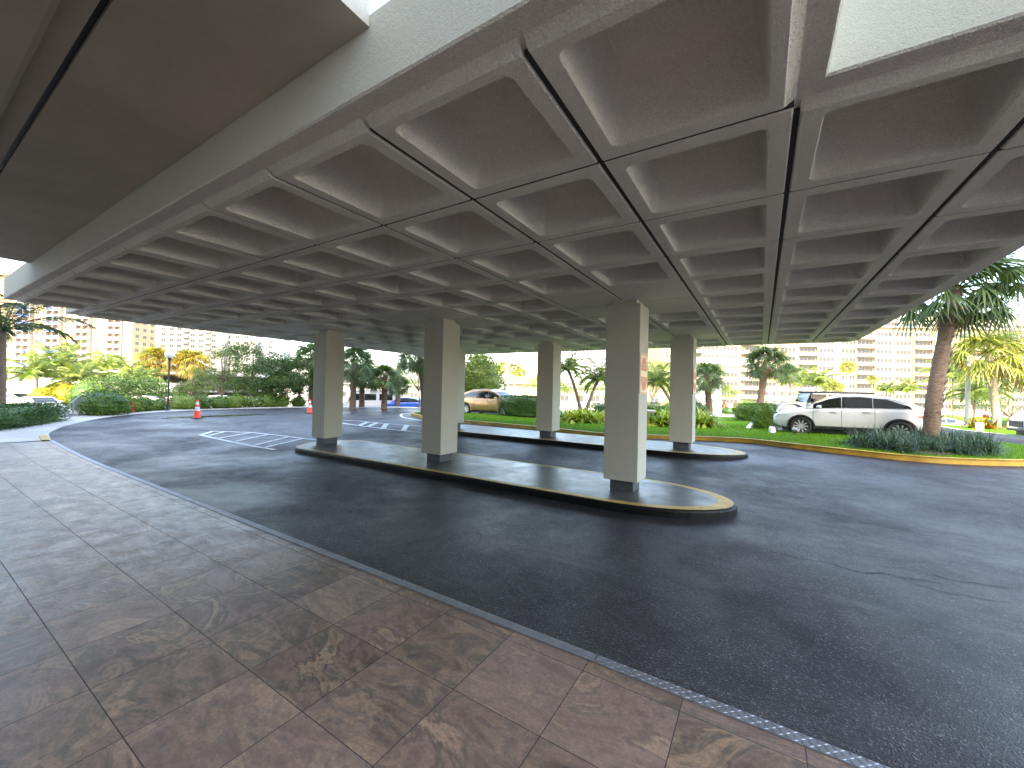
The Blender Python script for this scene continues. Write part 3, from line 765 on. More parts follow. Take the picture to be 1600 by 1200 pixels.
def feather_crown(seed, nf=16, L=2.2, pairs=34, ll=.55, arch=1.5, el0=72, elr=70, lw=.042):
    rd = random.Random(seed); mb = MB()
    for i in range(nf):
        t = i / nf; el = R(el0 - elr * t + rd.uniform(-7, 7)); az = i * 2.39996 + rd.uniform(-.25, .25)
        d = Vector((math.cos(az) * math.cos(el), math.sin(az) * math.cos(el), math.sin(el))); p = Vector((0, 0, 0)); N = 12; pts = [p.copy()]; ds = [d.copy()]
        FL = L * rd.uniform(.85, 1.1); side = Vector((-math.sin(az), math.cos(az), 0))
        for k in range(N):
            p = p + d * FL / N; d = (d + Vector((0, 0, -arch / N * (0.4 + k / N)))).normalized(); pts.append(p.copy()); ds.append(d.copy())
        mb.tube(pts, [.022 * (1 - .85 * k / N) + .003 for k in range(N + 1)], 4, False)
        for k in range(pairs):
            u = .12 + .86 * k / pairs; q = u * N; j = min(int(q), N - 1); f = q - j
            c = pts[j].lerp(pts[j + 1], f); dd = ds[j]; l_ = ll * (math.sin(PI * (.12 + .86 * u)) ** .6) * rd.uniform(.85, 1.1)
            for s in (-1, 1):
                v = (side * s * .8 + dd * .62 + Vector((0, 0, rd.uniform(-.25, .25)))).normalized()
                strap(mb, c, v, l_, lw, .8, 2, dd, .15)
    return mb
def crown_leaves(seed, rx, ry, rz, clumps=60, per=60, size=.09, cr=.28, low=-.6, hollow=.45):
    """uneven leafy crown: clumps of leaves scattered through the volume, thinner inside"""
    rd = random.Random(seed); mb = MB(); lobes = [(rvec(rd), rd.uniform(.1, .35)) for _ in range(7)]
    for i in range(clumps):
        v = rvec(rd); 
        if v.z < low: v.z = -v.z * .5
        k = 1 + sum(a * max(0, v.dot(q) - .55) * 1.6 for q, a in lobes) - .12
        r = rd.uniform(hollow, 1) ** .5 * k; c = Vector((v.x * rx, v.y * ry, v.z * rz)) * r
        s = cr * rd.uniform(.6, 1.25) * min(rx, rz) * 1.6
        for j in range(int(per * rd.uniform(.6, 1.3))):
            o_ = rvec(rd) * s * rd.random() ** .4; o_.z *= .65; p = c + o_
            d = (rvec(rd) + o_.normalized() * .8 + Vector((0, 0, -.25))).normalized(); leaf_quad(mb, p, d, rvec(rd), size * rd.uniform(.7, 1.3), size * .5)
    return mb
def shrub_mesh(seed, rx, ry, h, leaves=900, size=.07, box=False, core=True, boxp=.0):
    """leaves over the outer shell of a mound or a clipped box, over a twiggy core of the same leaves"""
    rd = random.Random(seed); mb = MB(); lump = [(rvec(rd), rd.uniform(.05, .16)) for _ in range(8)]
    def surf(v):
        if box:
            m = max(abs(v.x), abs(v.y), abs(v.z) * 1.0); q = v / m; q = Vector((q.x * rx, q.y * ry, h / 2 + q.z * h / 2)) * 1.; 
            e = v.normalized(); return q * .92 + Vector((e.x * rx, e.y * ry, h / 2 + e.z * h / 2)) * .08
        k = 1 + sum(a * max(0, v.dot(u) - .4) * 2 for u, a in lump) - .05
        return Vector((v.x * rx * k, v.y * ry * k, max(0., h * .42 + v.z * h * .58 * k)))
    for i in range(leaves):
        v = rvec(rd)
        if box and boxp and rd.random() < boxp: v.z = abs(v.z)
        p = surf(v); c = Vector((0, 0, h * .45)); d_ = (p - c); p = c + d_ * rd.uniform(.84, 1.03)
        d = (rvec(rd) * 1. + d_.normalized() * .9 + Vector((0, 0, .25))).normalized(); leaf_quad(mb, p, d, rvec(rd), size * rd.uniform(.7, 1.35), size * .55)
    if core:
        rows = []
        for a in range(9):
            th = PI * (a + .02) / 8.04; rows.append([])
            for b in range(14):
                ph = 2 * PI * b / 14; v = Vector((math.sin(th) * math.cos(ph), math.sin(th) * math.sin(ph), math.cos(th))); p = surf(v); c = Vector((0, 0, h * .45)); rows[-1].append(c + (p - c) * rd.uniform(.80, .88))
        mb.grid(rows, True)
    return mb
def trunk_mesh(pts, r0, r1, flare=1.25, n=12, lump=.05, seed=0):
    rd = random.Random(seed); mb = MB(); P_ = smooth3(pts, 6); N = len(P_); rr = []
    for i in range(N):
        t = i / (N - 1); rr.append((r0 + (r1 - r0) * t) * (1 + (flare - 1) * math.exp(-t * 12)) * (1 + lump * rd.uniform(-1, 1)))
    mb.tube(P_, rr, n); return mb
def smooth3(pts, n=5):
    P_ = [Vector(p) for p in pts]; out = []; N = len(P_)
    for i in range(N - 1):
        a, b, c, d = P_[max(i - 1, 0)], P_[i], P_[i + 1], P_[min(i + 2, N - 1)]
        for k in range(n):
            t = k / n; out.append(.5 * ((2 * b) + (c - a) * t + (2 * a - 5 * b + 4 * c - d) * t * t + (3 * b - a - 3 * c + d) * t ** 3))
    return out + [P_[-1]]
CR = {}
for s in range(3):
    g_, d_ = fan_crown(20 + s, 46 - 3 * s); CR['fan', s] = (g_.mesh('crown', MT['fan']), d_.mesh('dry_fronds', MT['dead_frond']))
g_, d_ = fan_crown(31, 36, .9, .95, 16, 4); CR['fan', 3] = (g_.mesh('crown', MT['fan_sunlit']), d_.mesh('dry_fronds', MT['dead_frond']))
g_, d_ = fan_crown(32, 80, .95, .8, 14, 12); CR['fan', 4] = (g_.mesh('crown', MT['fan_sunlit_orange']), d_.mesh('dry_fronds', MT['dead_frond']))
CR['fea', 0] = feather_crown(41, 15, 2.9, 44, .62, 1.9, 76, 60).mesh('crown', MT['feather_shaded'])
CR['fea', 1] = feather_crown(42, 22, 1.7, 32, .46, 2.3, 76, 80, .05).mesh('crown', MT['feather'])
CR['fea', 2] = feather_crown(43, 20, 2.2, 26, .6, 1.8, 76, 62, .085).mesh('crown', MT['feather_sunlit'])
def palm(label, base, top, kind, cs=1., r0=.2, r1=.15, group=None, bark='palm_bark', rz=None, mat=None, boots=False, name='palm_tree'):
    """base and top are world points; the trunk may lean or curve"""
    base = Vector(base); top = Vector(top); t = thing(name, label, 'palm tree', base, 0, group); rel = top - base
    mid = Vector((rel.x * .35, rel.y * .35, rel.z * .5))
    rings = trunk_mesh([(0, 0, -.15), (rel.x * .1, rel.y * .1, rel.z * .25), mid, (rel.x * .66, rel.y * .66, rel.z * .78), rel], r0, r1, 1.2, 12, .06, int(cs * 100))
    if boots:                                                            # old leaf bases crossing on the trunk
        mb = rings; rd = random.Random(5); H = rel.z
        for i in range(int(H * 46)):
            z = rd.uniform(.12, 1) * H; u = z / H; az = i * 2.4; c = Vector((rel.x * u ** 1.3, rel.y * u ** 1.3, z)); rr_ = r0 + (r1 - r0) * u
            o_ = Vector((math.cos(az), math.sin(az), 0)); strap(mb, c + o_ * rr_ * .9, (o_ * .5 + Vector((0, 0, 1))).normalized(), .17, .075, -.1, 2, o_, .5)
    rings.build('trunk', MT[bark], t, smooth=True)
    me = CR[kind]; rz = random.uniform(0, 6.28) if rz is None else rz
    if isinstance(me, tuple):
        link_mesh('crown', me[0], t, rel, (0, 0, rz), cs); link_mesh('dry_fronds', me[1], t, rel, (0, 0, rz), cs)
    else: link_mesh('crown', me, t, rel, (0, 0, rz), cs)
    return t
def top_at(px, py, depth):
    p = far(px, depth); return Vector((p.x, p.y, hz(px, py, depth)))
def tree(label, base, h, crowns, mat, r0=.12, seed=0, group=None, branches=5, name='tree', leaf=.10, clumps=46, per=55, low=-.6):
    """trunk with limbs that end inside the leafy crown; crowns: (dx, dz, rx, rz)"""
    rd = random.Random(seed); base = Vector(base); t = thing(name, label, 'tree', base, 0, group)
    fork = Vector((rd.uniform(-.2, .2), rd.uniform(-.2, .2), h * .34)); mb = MB()
    mb.tube(smooth3([(0, 0, -.2), (rd.uniform(-.1, .1), 0, h * .16), fork], 4), [r0 * (1.25 - .5 * i / 8) for i in range(9)], 9)
    for dx, dz, rx, rz_ in crowns:
        for q in range(branches):
            e = Vector((dx * rt.x, dx * rt.y, dz)) + Vector((rd.uniform(-.6, .6) * rx, rd.uniform(-.6, .6) * rx, rd.uniform(-.5, .6) * rz_))
            m_ = fork.lerp(e, .5) + Vector((rd.uniform(-.2, .2), rd.uniform(-.2, .2), rd.uniform(0, .3))) * rx * .4
            P_ = smooth3([fork, m_, e], 4); mb.tube(P_, [r0 * .5 * (1 - .85 * i / (len(P_) - 1)) for i in range(len(P_))], 6)
    mb.build('trunk', MT['bark'], t, smooth=True)
    for i, (dx, dz, rx, rz_) in enumerate(crowns):
        o = crown_leaves(seed * 10 + i, rx, rx, rz_, clumps, per, leaf, low=low).build('crown', mat, t); o.location = (dx * rt.x, dx * rt.y, dz)
    return t
def shrub(label, p, rx, ry, h, mat, seed=0, n=900, size=.07, box=False, rz=0., group=None, cat='shrub', name='shrub', dz=0.):
    o = shrub_mesh(seed, rx, ry, h, n, size, box, boxp=.3).build(name, mat); o.location = (p[0], p[1], p[2] + dz); o.rotation_euler = (0, 0, rz)
    return tag(o, label, cat, group)
def tuft(seed, n, L, W, droop, spread=.15, elmin=25):
    rd = random.Random(seed); mb = MB()
    for i in range(n):
        az = rd.uniform(0, 2 * PI); el = R(rd.uniform(elmin, 85)); d = Vector((math.cos(az) * math.cos(el), math.sin(az) * math.cos(el), math.sin(el)))
        strap(mb, Vector((rd.uniform(-spread, spread), rd.uniform(-spread, spread), 0)), d, L * rd.uniform(.7, 1.2), W, droop * rd.uniform(.7, 1.3), 5, Vector((0, 0, 1)), .08)
    return mb
TU = {'lil': [tuft(60 + i, 120, .78, .095, 1.9, .26).mesh('leaves', MT['lily']) for i in range(2)],  'cor': [tuft(80, 40, .55, .07, .9, .2).mesh('leaves', MT['cordyline'])], 'cro': [tuft(81, 60, .5, .1, 1.1, .25).mesh('leaves', MT['croton'])]}
def tufts(kind, label, cat, name, p, sc, group=None, rz=None):
    me = random.choice(TU[kind]); o = bpy.data.objects.new(name, me); lk(o); o.location = p; o.rotation_euler = (0, 0, random.uniform(0, 6) if rz is None else rz); o.scale = (sc,) * 3
    return tag(o, label, cat, group)

# ---- the near palm in its bed of dark strap leaves, beyond the open corner of the drive
nb = far(1455, 12.4); nb.z = lawn_z(nb.x, nb.y)
palm('thick leaning cabbage palm rising from dark strap leaves at the yellow kerb', nb, top_at(1492, 452, 12.9), ('fan', 0), 1.18, .20, .17, 'cabbage palms on the lawns', boots=True, rz=.6)
bed = [tuple(at(*p)[:2]) for p in ((1335, 704), (1400, 713), (1470, 719), (1545, 717), (1555, 706), (1500, 697), (1420, 692), (1350, 694))]
sheet('planting_bed', bed, .137, MT['dirt'], .5)
rd = random.Random(3); lir_spots = []
def inpoly(x, y, P_):
    c = False; j = len(P_) - 1
    for i in range(len(P_)):
        if (P_[i][1] > y) != (P_[j][1] > y) and x < (P_[j][0] - P_[i][0]) * (y - P_[i][1]) / (P_[j][1] - P_[i][1]) + P_[i][0]: c = not c
        j = i
    return c
xs = [p[0] for p in bed]; ys = [p[1] for p in bed]
tries = 0
while len(lir_spots) < 46 and tries < 4000:
    tries += 1; x, y = rd.uniform(min(xs), max(xs)), rd.uniform(min(ys), max(ys))
    if inpoly(x, y, bed) and all((x - a) ** 2 + (y - b) ** 2 > .28 ** 2 for a, b in lir_spots): lir_spots.append((x, y))
mb = MB(); srcs = [tuft(70 + i, 130, .50, .02, 1.6, .16, 30) for i in range(3)]
for k, (x, y) in enumerate(lir_spots):
    s_ = srcs[k % 3]; sc = rd.uniform(.9, 1.25); a = rd.uniform(0, 6.28); ca, sa = math.cos(a) * sc, math.sin(a) * sc; n0 = len(mb.v); zz_ = lawn_z(x, y)
    mb.v += [(x + v[0] * ca - v[1] * sa, y + v[0] * sa + v[1] * ca, zz_ + v[2] * sc) for v in s_.v]; mb.f += [tuple(q + n0 for q in f) for f in s_.f]; mb.m += s_.m
tag(mb.build('ground_cover', MT['liriope']), kind='stuff')
# ---- cabbage palm behind the box shrubs and the second crown beside it
b2 = far(1187, 27); palm('straight cabbage palm standing behind the two clipped box shrubs', b2, top_at(1197, 566, 27), ('fan', 1), .98, .24, .19, 'cabbage palms on the lawns', rz=2.)
b3 = far(1243, 33); palm('slender leaning palm with a thin pale trunk right of the box shrubs', b3, top_at(1230, 583, 33), ('fan', 2), .66, .07, .06, 'cabbage palms on the lawns', 'palm_bark_pale')
b4 = far(1109, 31); palm('rough-trunked cabbage palm between the two white pillars', b4, top_at(1103, 588, 31), ('fan', 2), 1.05, .24, .2, 'cabbage palms on the lawns', boots=True, rz=1.1)
b5 = far(1057, 30); palm('dark palm leaning left beside the green bench', b5, top_at(1027, 598, 31), ('fea', 1), 1.1, .13, .1, 'feather palms on the lawns', 'bark')
tree('sunny yellow-green tree behind the green bench', far(1020, 50), 6, [(0, 4.2, 2.6, 2.6), (1.6, 5.6, 1.8, 1.6)], MT['tree_sunlit'], .15, 91, 'leafy trees beyond the lawn', leaf=.16)
# ---- feather palms behind the far island
b6 = far(908, 27); palm('slender date palm with a curved thin trunk left of the leaning one', b6, top_at(886, 577, 27), ('fea', 1), .92, .12, .09, 'feather palms on the lawns', 'palm_bark')
b7 = far(915, 25); palm('short date palm leaning right over the yellow-green clumps', b7, top_at(935, 594, 25.5), ('fea', 1), 1.0, .11, .09, 'feather palms on the lawns', 'bark')
# ---- right side
b8 = far(1557, 22); palm('sunlit cabbage palm with a pale bare trunk at the right road', b8, top_at(1543, 552, 22), ('fan', 3), 1.35, .18, .14, 'cabbage palms on the lawns', 'palm_bark_pale')
b9 = far(1620, 22); palm('sunlit palm cut off by the right edge of the view', b9, top_at(1612, 575, 22), ('fan', 3), 1.3, .26, .2, 'cabbage palms on the lawns', 'palm_bark_pale')
palm('drooping green feather palm between the light pole and the pale trunk', far(1522, 28), top_at(1524, 615, 28), ('fea', 1), 1.2, .08, .06, 'feather palms on the lawns', 'bark')
palm('sunlit feather palm left of the tall light pole', far(1490, 40), top_at(1488, 592, 40), ('fea', 2), 1.3, .08, .06, 'feather palms on the lawns', 'bark')
tree('dark round tree behind the pale palm trunk', far(1575, 34), 4.5, [(0, 3.0, 2.2, 1.5), (-2.6, 2.8, 1.6, 1.3)], MT['tree'], .12, 77, 'leafy trees beyond the lawn', leaf=.12)
shrub('long low hedge along the right road behind the white posts', at(1585, 672), 2.2, .7, .95, MT['hedge'], 61, 2600, .07, True, -.55, cat='hedge', name='hedge')
shrub('clipped hedge with a golden left end beside the light pole', at(1487, 662), 1.2, .8, 1.1, MT['hedge_light'], 62, 1700, .08, True, -.3, cat='hedge', name='hedge')
tufts('cro', 'orange croton behind the two white posts, left one', 'shrub', 'croton', at(1522, 672), 1.3)
tufts('cro', 'orange croton at the foot of the pale palm trunk', 'shrub', 'croton', at(1541, 673), 1.4)
tufts('cor', 'red-leaved cordyline rising behind the orange crotons', 'shrub', 'cordyline', at(1540, 664) + Vector((0, 0, .9)), 1.7)
for px, d, py, s, k, lab in ((1323, 75, 574, .95, ('fan', 3), 'tall sunlit fan palm in front of the long cream building'), (1362, 78, 594, .62, ('fan', 3), 'small slim fan palm right of the tall one before the cream building'),
        (1252, 62, 596, 1.05, ('fea', 2), 'sunlit feather palm leftmost of the clump behind the white cars'), (1275, 58, 602, 1.15, ('fea', 2), 'sunlit feather palm in the clump above the windscreen of the parked jeep'),
        (1302, 60, 608, 1.0, ('fan', 3), 'low sunlit fan palm right of the feather palm clump'), (1385, 66, 612, .8, ('fea', 2), 'small feather palm above the roof of the white parked car'), (1417, 64, 611, .9, ('fea', 2), 'small feather palm above the tail of the white parked car'),
        (1228, 70, 600, .8, ('fea', 2), 'sunlit feather palm behind the thin leaning trunk')):
    palm(lab, far(px, d), top_at(px, py, d), k, s * 1.25, .13, .1, 'sunlit palms before the cream building', 'palm_bark_pale')
for px, d, rx, h, lab in ((1345, 57, 2.2, 1.9, 'bright green round bush behind the white car'), (1330, 60, 1.6, 2.6, 'tall bright bush left of the round bright one'), (1170, 74, 1.6, 2.0, 'small bright bush on the far lawn before the cream building'), (1290, 64, 2.2, 2.4, 'golden bush at the foot of the palm clump')):
    shrub(lab, far(px, d), rx, rx * .8, h, MT['feather_sunlit'] if 'golden' in lab else MT['tree_sunlit'], int(px), 1100, .2)  # golden picks the leaf colour that has sunlight mixed in
# ---- shrubs and hedges on the lawn
shrub('tall clipped hedge standing behind the bronze car', (-12.1, 21.15, gz(-12.1, 21.15) + .1), 1.75, .75, 1.27, MT['hedge'], 11, 9000, .065, True, .03, cat='hedge', name='hedge')
shrub('low clipped hedge running behind the yellow-green clumps', far(975, 29), 3.6, .7, .85, MT['hedge'], 12, 5000, .08, True, -.55, cat='hedge', name='hedge')
pq = at(1191, 673); shrub('clipped box shrub nearest the low white kerb', (pq.x, pq.y, lawn_z(pq.x, pq.y) - .02), .46, .46, 1.1, MT['hedge_light'], 13, 4200, .045, True, .4, cat='hedge', name='box_shrub')
pq = at(1168, 660); shrub('wider clipped box shrub behind the front one', (pq.x, pq.y, pq.z + .1), .72, .66, 1.0, MT['hedge_light'], 14, 4600, .05, True, .2, cat='hedge', name='box_shrub')
pq = at(1136, 648); shrub('grey-green rounded bush beside the right white pillar', pq, .9, .7, .95, MT['hedge'], 15, 1600, .07)
pq = at(1148, 646); shrub('small light bush right of the grey-green one', pq, .6, .6, .75, MT['hedge_light'], 16, 900, .07)
pq = at(1088, 654); shrub('dark bush at the foot of the left white pillar', pq, .8, .7, 1.2, MT['hedge'], 17, 1500, .08)
pq = at(1050, 648); shrub('round bush between the bench and the far island column', pq, .8, .7, 1.0, MT['shrub'], 18, 1400, .08)
pq = at(690, 655); shrub('small dark shrub on the tip of the lawn island', (pq.x, pq.y, lawn_z(pq.x, pq.y)), .9, .5, .45, MT['hedge'], 19, 900, .05)
tufts('cor', 'reddish cordyline right of the right white pillar', 'shrub', 'cordyline', at(1131, 646) + Vector((0, 0, .9)), 1.9)
tufts('cor', 'reddish cordyline left of the left white pillar', 'shrub', 'cordyline', at(1086, 648) + Vector((0, 0, .7)), 1.7)
for i, (px, py, s) in enumerate(((884, 661, 1.0), (898, 663.5, 1.05), (914, 664, 1.1), (928, 664.5, 1.05), (908, 659, .9), (938, 663, .9), (1024, 668.5, 1.0), (1037, 670, 1.1), (1050, 670, 1.0), (1043, 665, .95), (1094, 671, 1.1), (1106, 671, 1.05), (1088, 666, 1.0), (1078, 668, 1.0), (1064, 669, 1.))):
    pq = at(px, py); pq.z += .11
    lab = ('yellow-green strap-leaved clump under the leaning date palm' if px < 950 else 'yellow-green clump left of the far column with the edge-on sign' if px < 1060 else 'yellow-green clump right of the far column with the edge-on sign')
    k_ = [884, 898, 908, 914, 928, 938].index(px) if px < 950 else [1024, 1037, 1043, 1050].index(px) if px < 1060 else [1064, 1078, 1088, 1094, 1106].index(px)
    lab = ('leftmost', 'second from left', 'third from left', 'fourth from left', 'fifth from left', 'rightmost')[k_ if (px < 950 or px not in (1050, 1106)) else 5] + ', ' + lab
    gp = 'yellow-green clumps under the date palm' if px < 950 else 'yellow-green clumps left of the far column' if px < 1060 else 'yellow-green clumps right of the far column'
    tufts('lil', lab, 'ornamental plant', 'strap_leaf_clump', pq, s * 1.25, gp)
# grass blades of the front lawn
rd = random.Random(9); mb = MB(); n = 0; lx = [p[0] for p in lawn_poly]; ly = [p[1] for p in lawn_poly]
while n < 42000:
    x, y = rd.uniform(max(-19, min(lx)), min(9, max(lx))), rd.uniform(min(ly), min(24, max(ly)))
    if not inpoly(x, y, lawn_poly): n += .15; continue
    z = gz(x, y) + .12; h = rd.uniform(.03, .075); a = rd.uniform(0, 6.28); dx, dy = math.cos(a) * .008, math.sin(a) * .008; lx_, ly_ = rd.uniform(-.03, .03), rd.uniform(-.03, .03)
    k = len(mb.v); mb.v += [(x - dx, y - dy, z), (x + dx, y + dy, z), (x + lx_, y + ly_, z + h)]; mb.f.append((k, k + 1, k + 2)); mb.m.append(0); n += 1
tag(mb.build('grass', MT['blade']), kind='stuff')

# ---- left side: shaded feather palm, hedge, shrub row along the pavement
b = far(3, 17.2); palm('shaded coconut palm at the left edge before the blue-balconied tower', b, top_at(1, 519, 17.2), ('fea', 0), 1.12, .15, .11, 'feather palms on the left', 'palm_bark', rz=.9)
a_, c_ = at(-40, 676), at(74, 658); mid = (a_ + c_) / 2; dv = (c_ - a_)
shrub('dense dark green hedge at the left edge beside the pavement', (mid.x, mid.y, gz(mid.x, mid.y)), dv.length / 2 + .1, .75, .78, MT['hedge'], 21, 9000, .06, True, math.atan2(dv.y, dv.x), cat='hedge', name='hedge')
row = [(160, 650, 1.25, 1.15, 'hedge_light', 'big rounded light green shrub right of the stair railing'), (205, 645.5, .55, .75, 'shrub', 'low shrub behind the red flowers'), (222, 644, .6, .8, 'shrub', 'bright shrub with pale gaps left of the black lamp post'),
       (247, 642.5, .5, .7, 'shrub_flower', 'white-flowered shrub just left of the lamp post'), (285, 640.5, .85, .95, 'shrub', 'rounded bright shrub just right of the lamp post'), (318, 640, .6, .8, 'shrub_flower', 'white-flowered shrub behind the nearer cone'),
       (342, 639, .75, .85, 'shrub', 'bright shrub right of the nearer cone'), (366, 638.5, .7, .9, 'shrub', 'taller bright shrub third right of the nearer cone'), (392, 637.5, .8, .8, 'shrub_flower', 'white-flowered shrub midway between the cones'),
       (416, 637, .75, .95, 'shrub', 'leafy bright shrub right of the midway flowering one'), (440, 636.5, .7, .95, 'shrub', 'bright shrub second from the farther cone'), (466, 636, .6, .8, 'shrub', 'small bright shrub next to the farther cone')]
for i, (px, py, rx, h, m_, lab) in enumerate(row):
    q = at(px, py); q = q + Vector((q.x, q.y, 0)).normalized() * .7; q.z = gz(q.x, q.y)
    shrub(lab, q, rx, rx * .8, h, MT[m_], 100 + i, int(1300 * rx), .10, group='shrubs along the pavement')
q = at(199, 646); q = q + Vector((q.x, q.y, 0)).normalized() * .3; shrub('small shrub covered in red flowers beside the pavement', q, .38, .35, .6, MT['red_flower'], 130, 420, .08)
# leafy trees and dense palms behind the shrub row
tl = [(178, 42, 612, 3.0, 'tree', 'dark bushy tree behind the big rounded shrub'), (228, 44, 612, 2.6, 'tree', 'dark bushy tree left of the lamp post')]
for i, (px, d, py, r_, m_, lab) in enumerate(tl):
    p = far(px, d); h = hz(px, py, d) - p.z; tree(lab, p, h * 1.1, [(0, h, r_, r_ * .55)], MT[m_], .14, 200 + i, 'leafy trees on the left', leaf=.2, clumps=90)
def bigtree(px, d, lab, mat, crowns, seed, leaf=.13, clumps=52, per=55, r0=.13):
    p = far(px, d); cr_ = [((cx - px) / F_PX * d, hz(cx, cy, d) - p.z, rx, rz_) for cx, cy, rx, rz_ in crowns]
    return tree(lab, p, max(c[1] for c in cr_), cr_, MT[mat], r0, seed, 'leafy trees on the left', leaf=leaf * 1.25, clumps=int(clumps * 1.9), per=per)
bigtree(345, 34, 'open-branched small-leaved tree with sky showing through, right of the lamp post', 'tree_grey', [(352, 560, 1.3, 1.1), (330, 590, 1.2, .9), (372, 585, 1.2, .9)], 301, .10, 34, 34)
bigtree(392, 33, 'small-leaved green tree with a forked trunk in the middle of the left grove', 'tree', [(385, 553, 1.2, 1.0), (405, 585, 1.3, 1.0), (378, 606, 1.2, .7)], 302, .10, 34, 46)
bigtree(430, 31, 'dense green tree just left of the far left column', 'tree', [(432, 575, 1.4, 1.1), (448, 600, 1.5, 1.0), (420, 608, 1.2, .8)], 303, .11, 46, 52)
bigtree(470, 33, 'dense dark tree partly behind the far left column', 'tree', [(466, 580, 1.5, 1.2), (478, 605, 1.5, 1.1)], 304, .11, 46, 55)
bigtree(310, 40, 'sparse green tree between the two sunlit palms and the open tree', 'tree_grey', [(318, 604, 1.5, .9), (300, 612, 1.4, .8)], 305, .12, 34, 44)
# dense fan palms round the left column
for px, d, py, s, k, lab in ((487, 34, 556, 1.0, ('fan', 0), 'cabbage palm whose fronds show left of the leftmost column'), (552, 30, 566, 1.12, ('fan', 1), 'big cabbage palm right of the leftmost column'), (566, 33, 588, 1.0, ('fan', 0), 'lower dark cabbage palm beside the white van'),
        (601, 31, 590, .95, ('fan', 2), 'round-crowned cabbage palm in front of the white van'), (622, 35, 601, .75, ('fan', 1), 'small cabbage palm between the van and the blue car'), (655, 24, 556, 1.0, ('fan', 2), 'palm crown hanging at the canopy edge beside the middle column')):
    palm(lab, far(px if px != 655 else 664, d), top_at(px, py, d), k, s, .22, .18, 'cabbage palms of the left grove', boots=(px in (552, 601)))
for px, d, py, s, lab in ((245, 52, 562, 1.32, 'dense sunlit palm nearest the globe lamp'), (297, 54, 566, 1.35, 'dense sunlit palm between the globe lamp and the open tree')):
    palm(lab, far(px, d), top_at(px, py, d), ('fan', 4), s * 1.25, .25, .2, 'dense golden palms', 'palm_bark_pale')
for px, d, py, s, lab in ((58, 42, 590, 1.5, 'sunlit feather palm clump right of the coconut palm'), (100, 48, 578, 1.9, 'big arching sunlit feather palm before the cream tower'), (128, 44, 597, 1.3, 'lower sunlit feather palm above the yellow bushes'), (158, 62, 578, 1.5, 'slim feather palm before the brown balconies'), (176, 60, 575, 1.3, 'slim feather palm right edge of the cream tower'), (205, 50, 595, 1.5, 'bright feather palm left of the dense sunlit palm'), (222, 46, 600, 1.2, 'bright low feather palm behind the lamp post')):
    palm(lab, far(px, d), top_at(px, py, d), ('fea', 2), s, .12, .09, 'sunlit feather palms on the left', 'palm_bark_pale')
for px, d, rx, h, lab in ((86, 44, 1.3, 2.3, 'yellow bush left one under the feather palms'), (110, 43, 1.5, 2.6, 'yellow bush right one under the feather palms'), (68, 40, .9, 1.9, 'pale trunked round yellow bush before the parking deck')):
    shrub(lab, far(px, d), rx, rx, h, MT['yellow_bush'], int(px), 900, .16)
shrub('clipped low green mound before the parking deck', far(70, 38), 1.2, .8, 1.2, MT['hedge_light'], 71, 900, .1)
shrub('broad dark green bush behind the stair railing', far(140, 36), 1.8, 1.3, 2.4, MT['shrub'], 72, 2200, .13)
# middle distance: between the columns
tree('light green small tree with a slim trunk right of the blue car', far(655, 34), 4, [(0, 3.6, 1.2, .9), (-1.2, 3.2, .9, .6)], MT['tree_sunlit'], .07, 401, 'trees of the middle distance', leaf=.12, clumps=30)
p = far(748, 34); shrub('tall sunlit bushy palm behind the bronze car', (p.x, p.y, p.z + .4), 1.6, 1.3, 4.2, MT['feather_sunlit'], 402, 2600, .24)
for px, d, py, s in ((772, 95, 580, 1.3), (786, 110, 573, 1.2), (803, 100, 577, 1.3), (812, 120, 582, 1.1), (850, 90, 590, 1.3)):
    lab = {772: 'distant palm just left of the light pole behind the bronze car', 786: 'tallest of the distant palms, left side of the light pole', 803: 'distant palm right of the light pole', 812: 'smallest distant palm right of the light pole', 850: 'distant palm seen beside the orange tower'}[px]
    palm(lab, far(px, d), top_at(px, py, d), ('fan', 3), s * 1.3, .2, .16, 'distant palms behind the bronze car', 'palm_bark_pale')
for px, d, py, r_, lab in ((870, 60, 600, 2.2, 'sunlit tree showing right of the hedge column'), (905, 62, 601, 2.6, 'sunlit tree behind the curved date palm'), (945, 58, 600, 2.4, 'sunlit tree behind the leaning date palm'), (985, 60, 598, 2.2, 'sunlit tree just left of the green bench'), (735, 70, 600, 2.6, 'sunlit tree at the left of the bronze car'), (830, 85, 602, 2.6, 'sunlit tree above the hedge behind the bronze car'), (640, 60, 596, 3.0, 'sunlit broad tree above the blue car'), (1060, 62, 602, 1.9, 'sunlit tree behind the far sign column'), (1132, 60, 605, 1.7, 'sunlit tree right of the white pillars')):
    p = far(px, d); h = hz(px, py, d) - p.z; tree(lab, p, h, [(0, h * .82, r_, r_ * .7)], MT['tree_sunlit'], .14, px, 'sunlit trees of the middle distance', leaf=.2, clumps=40, per=42)

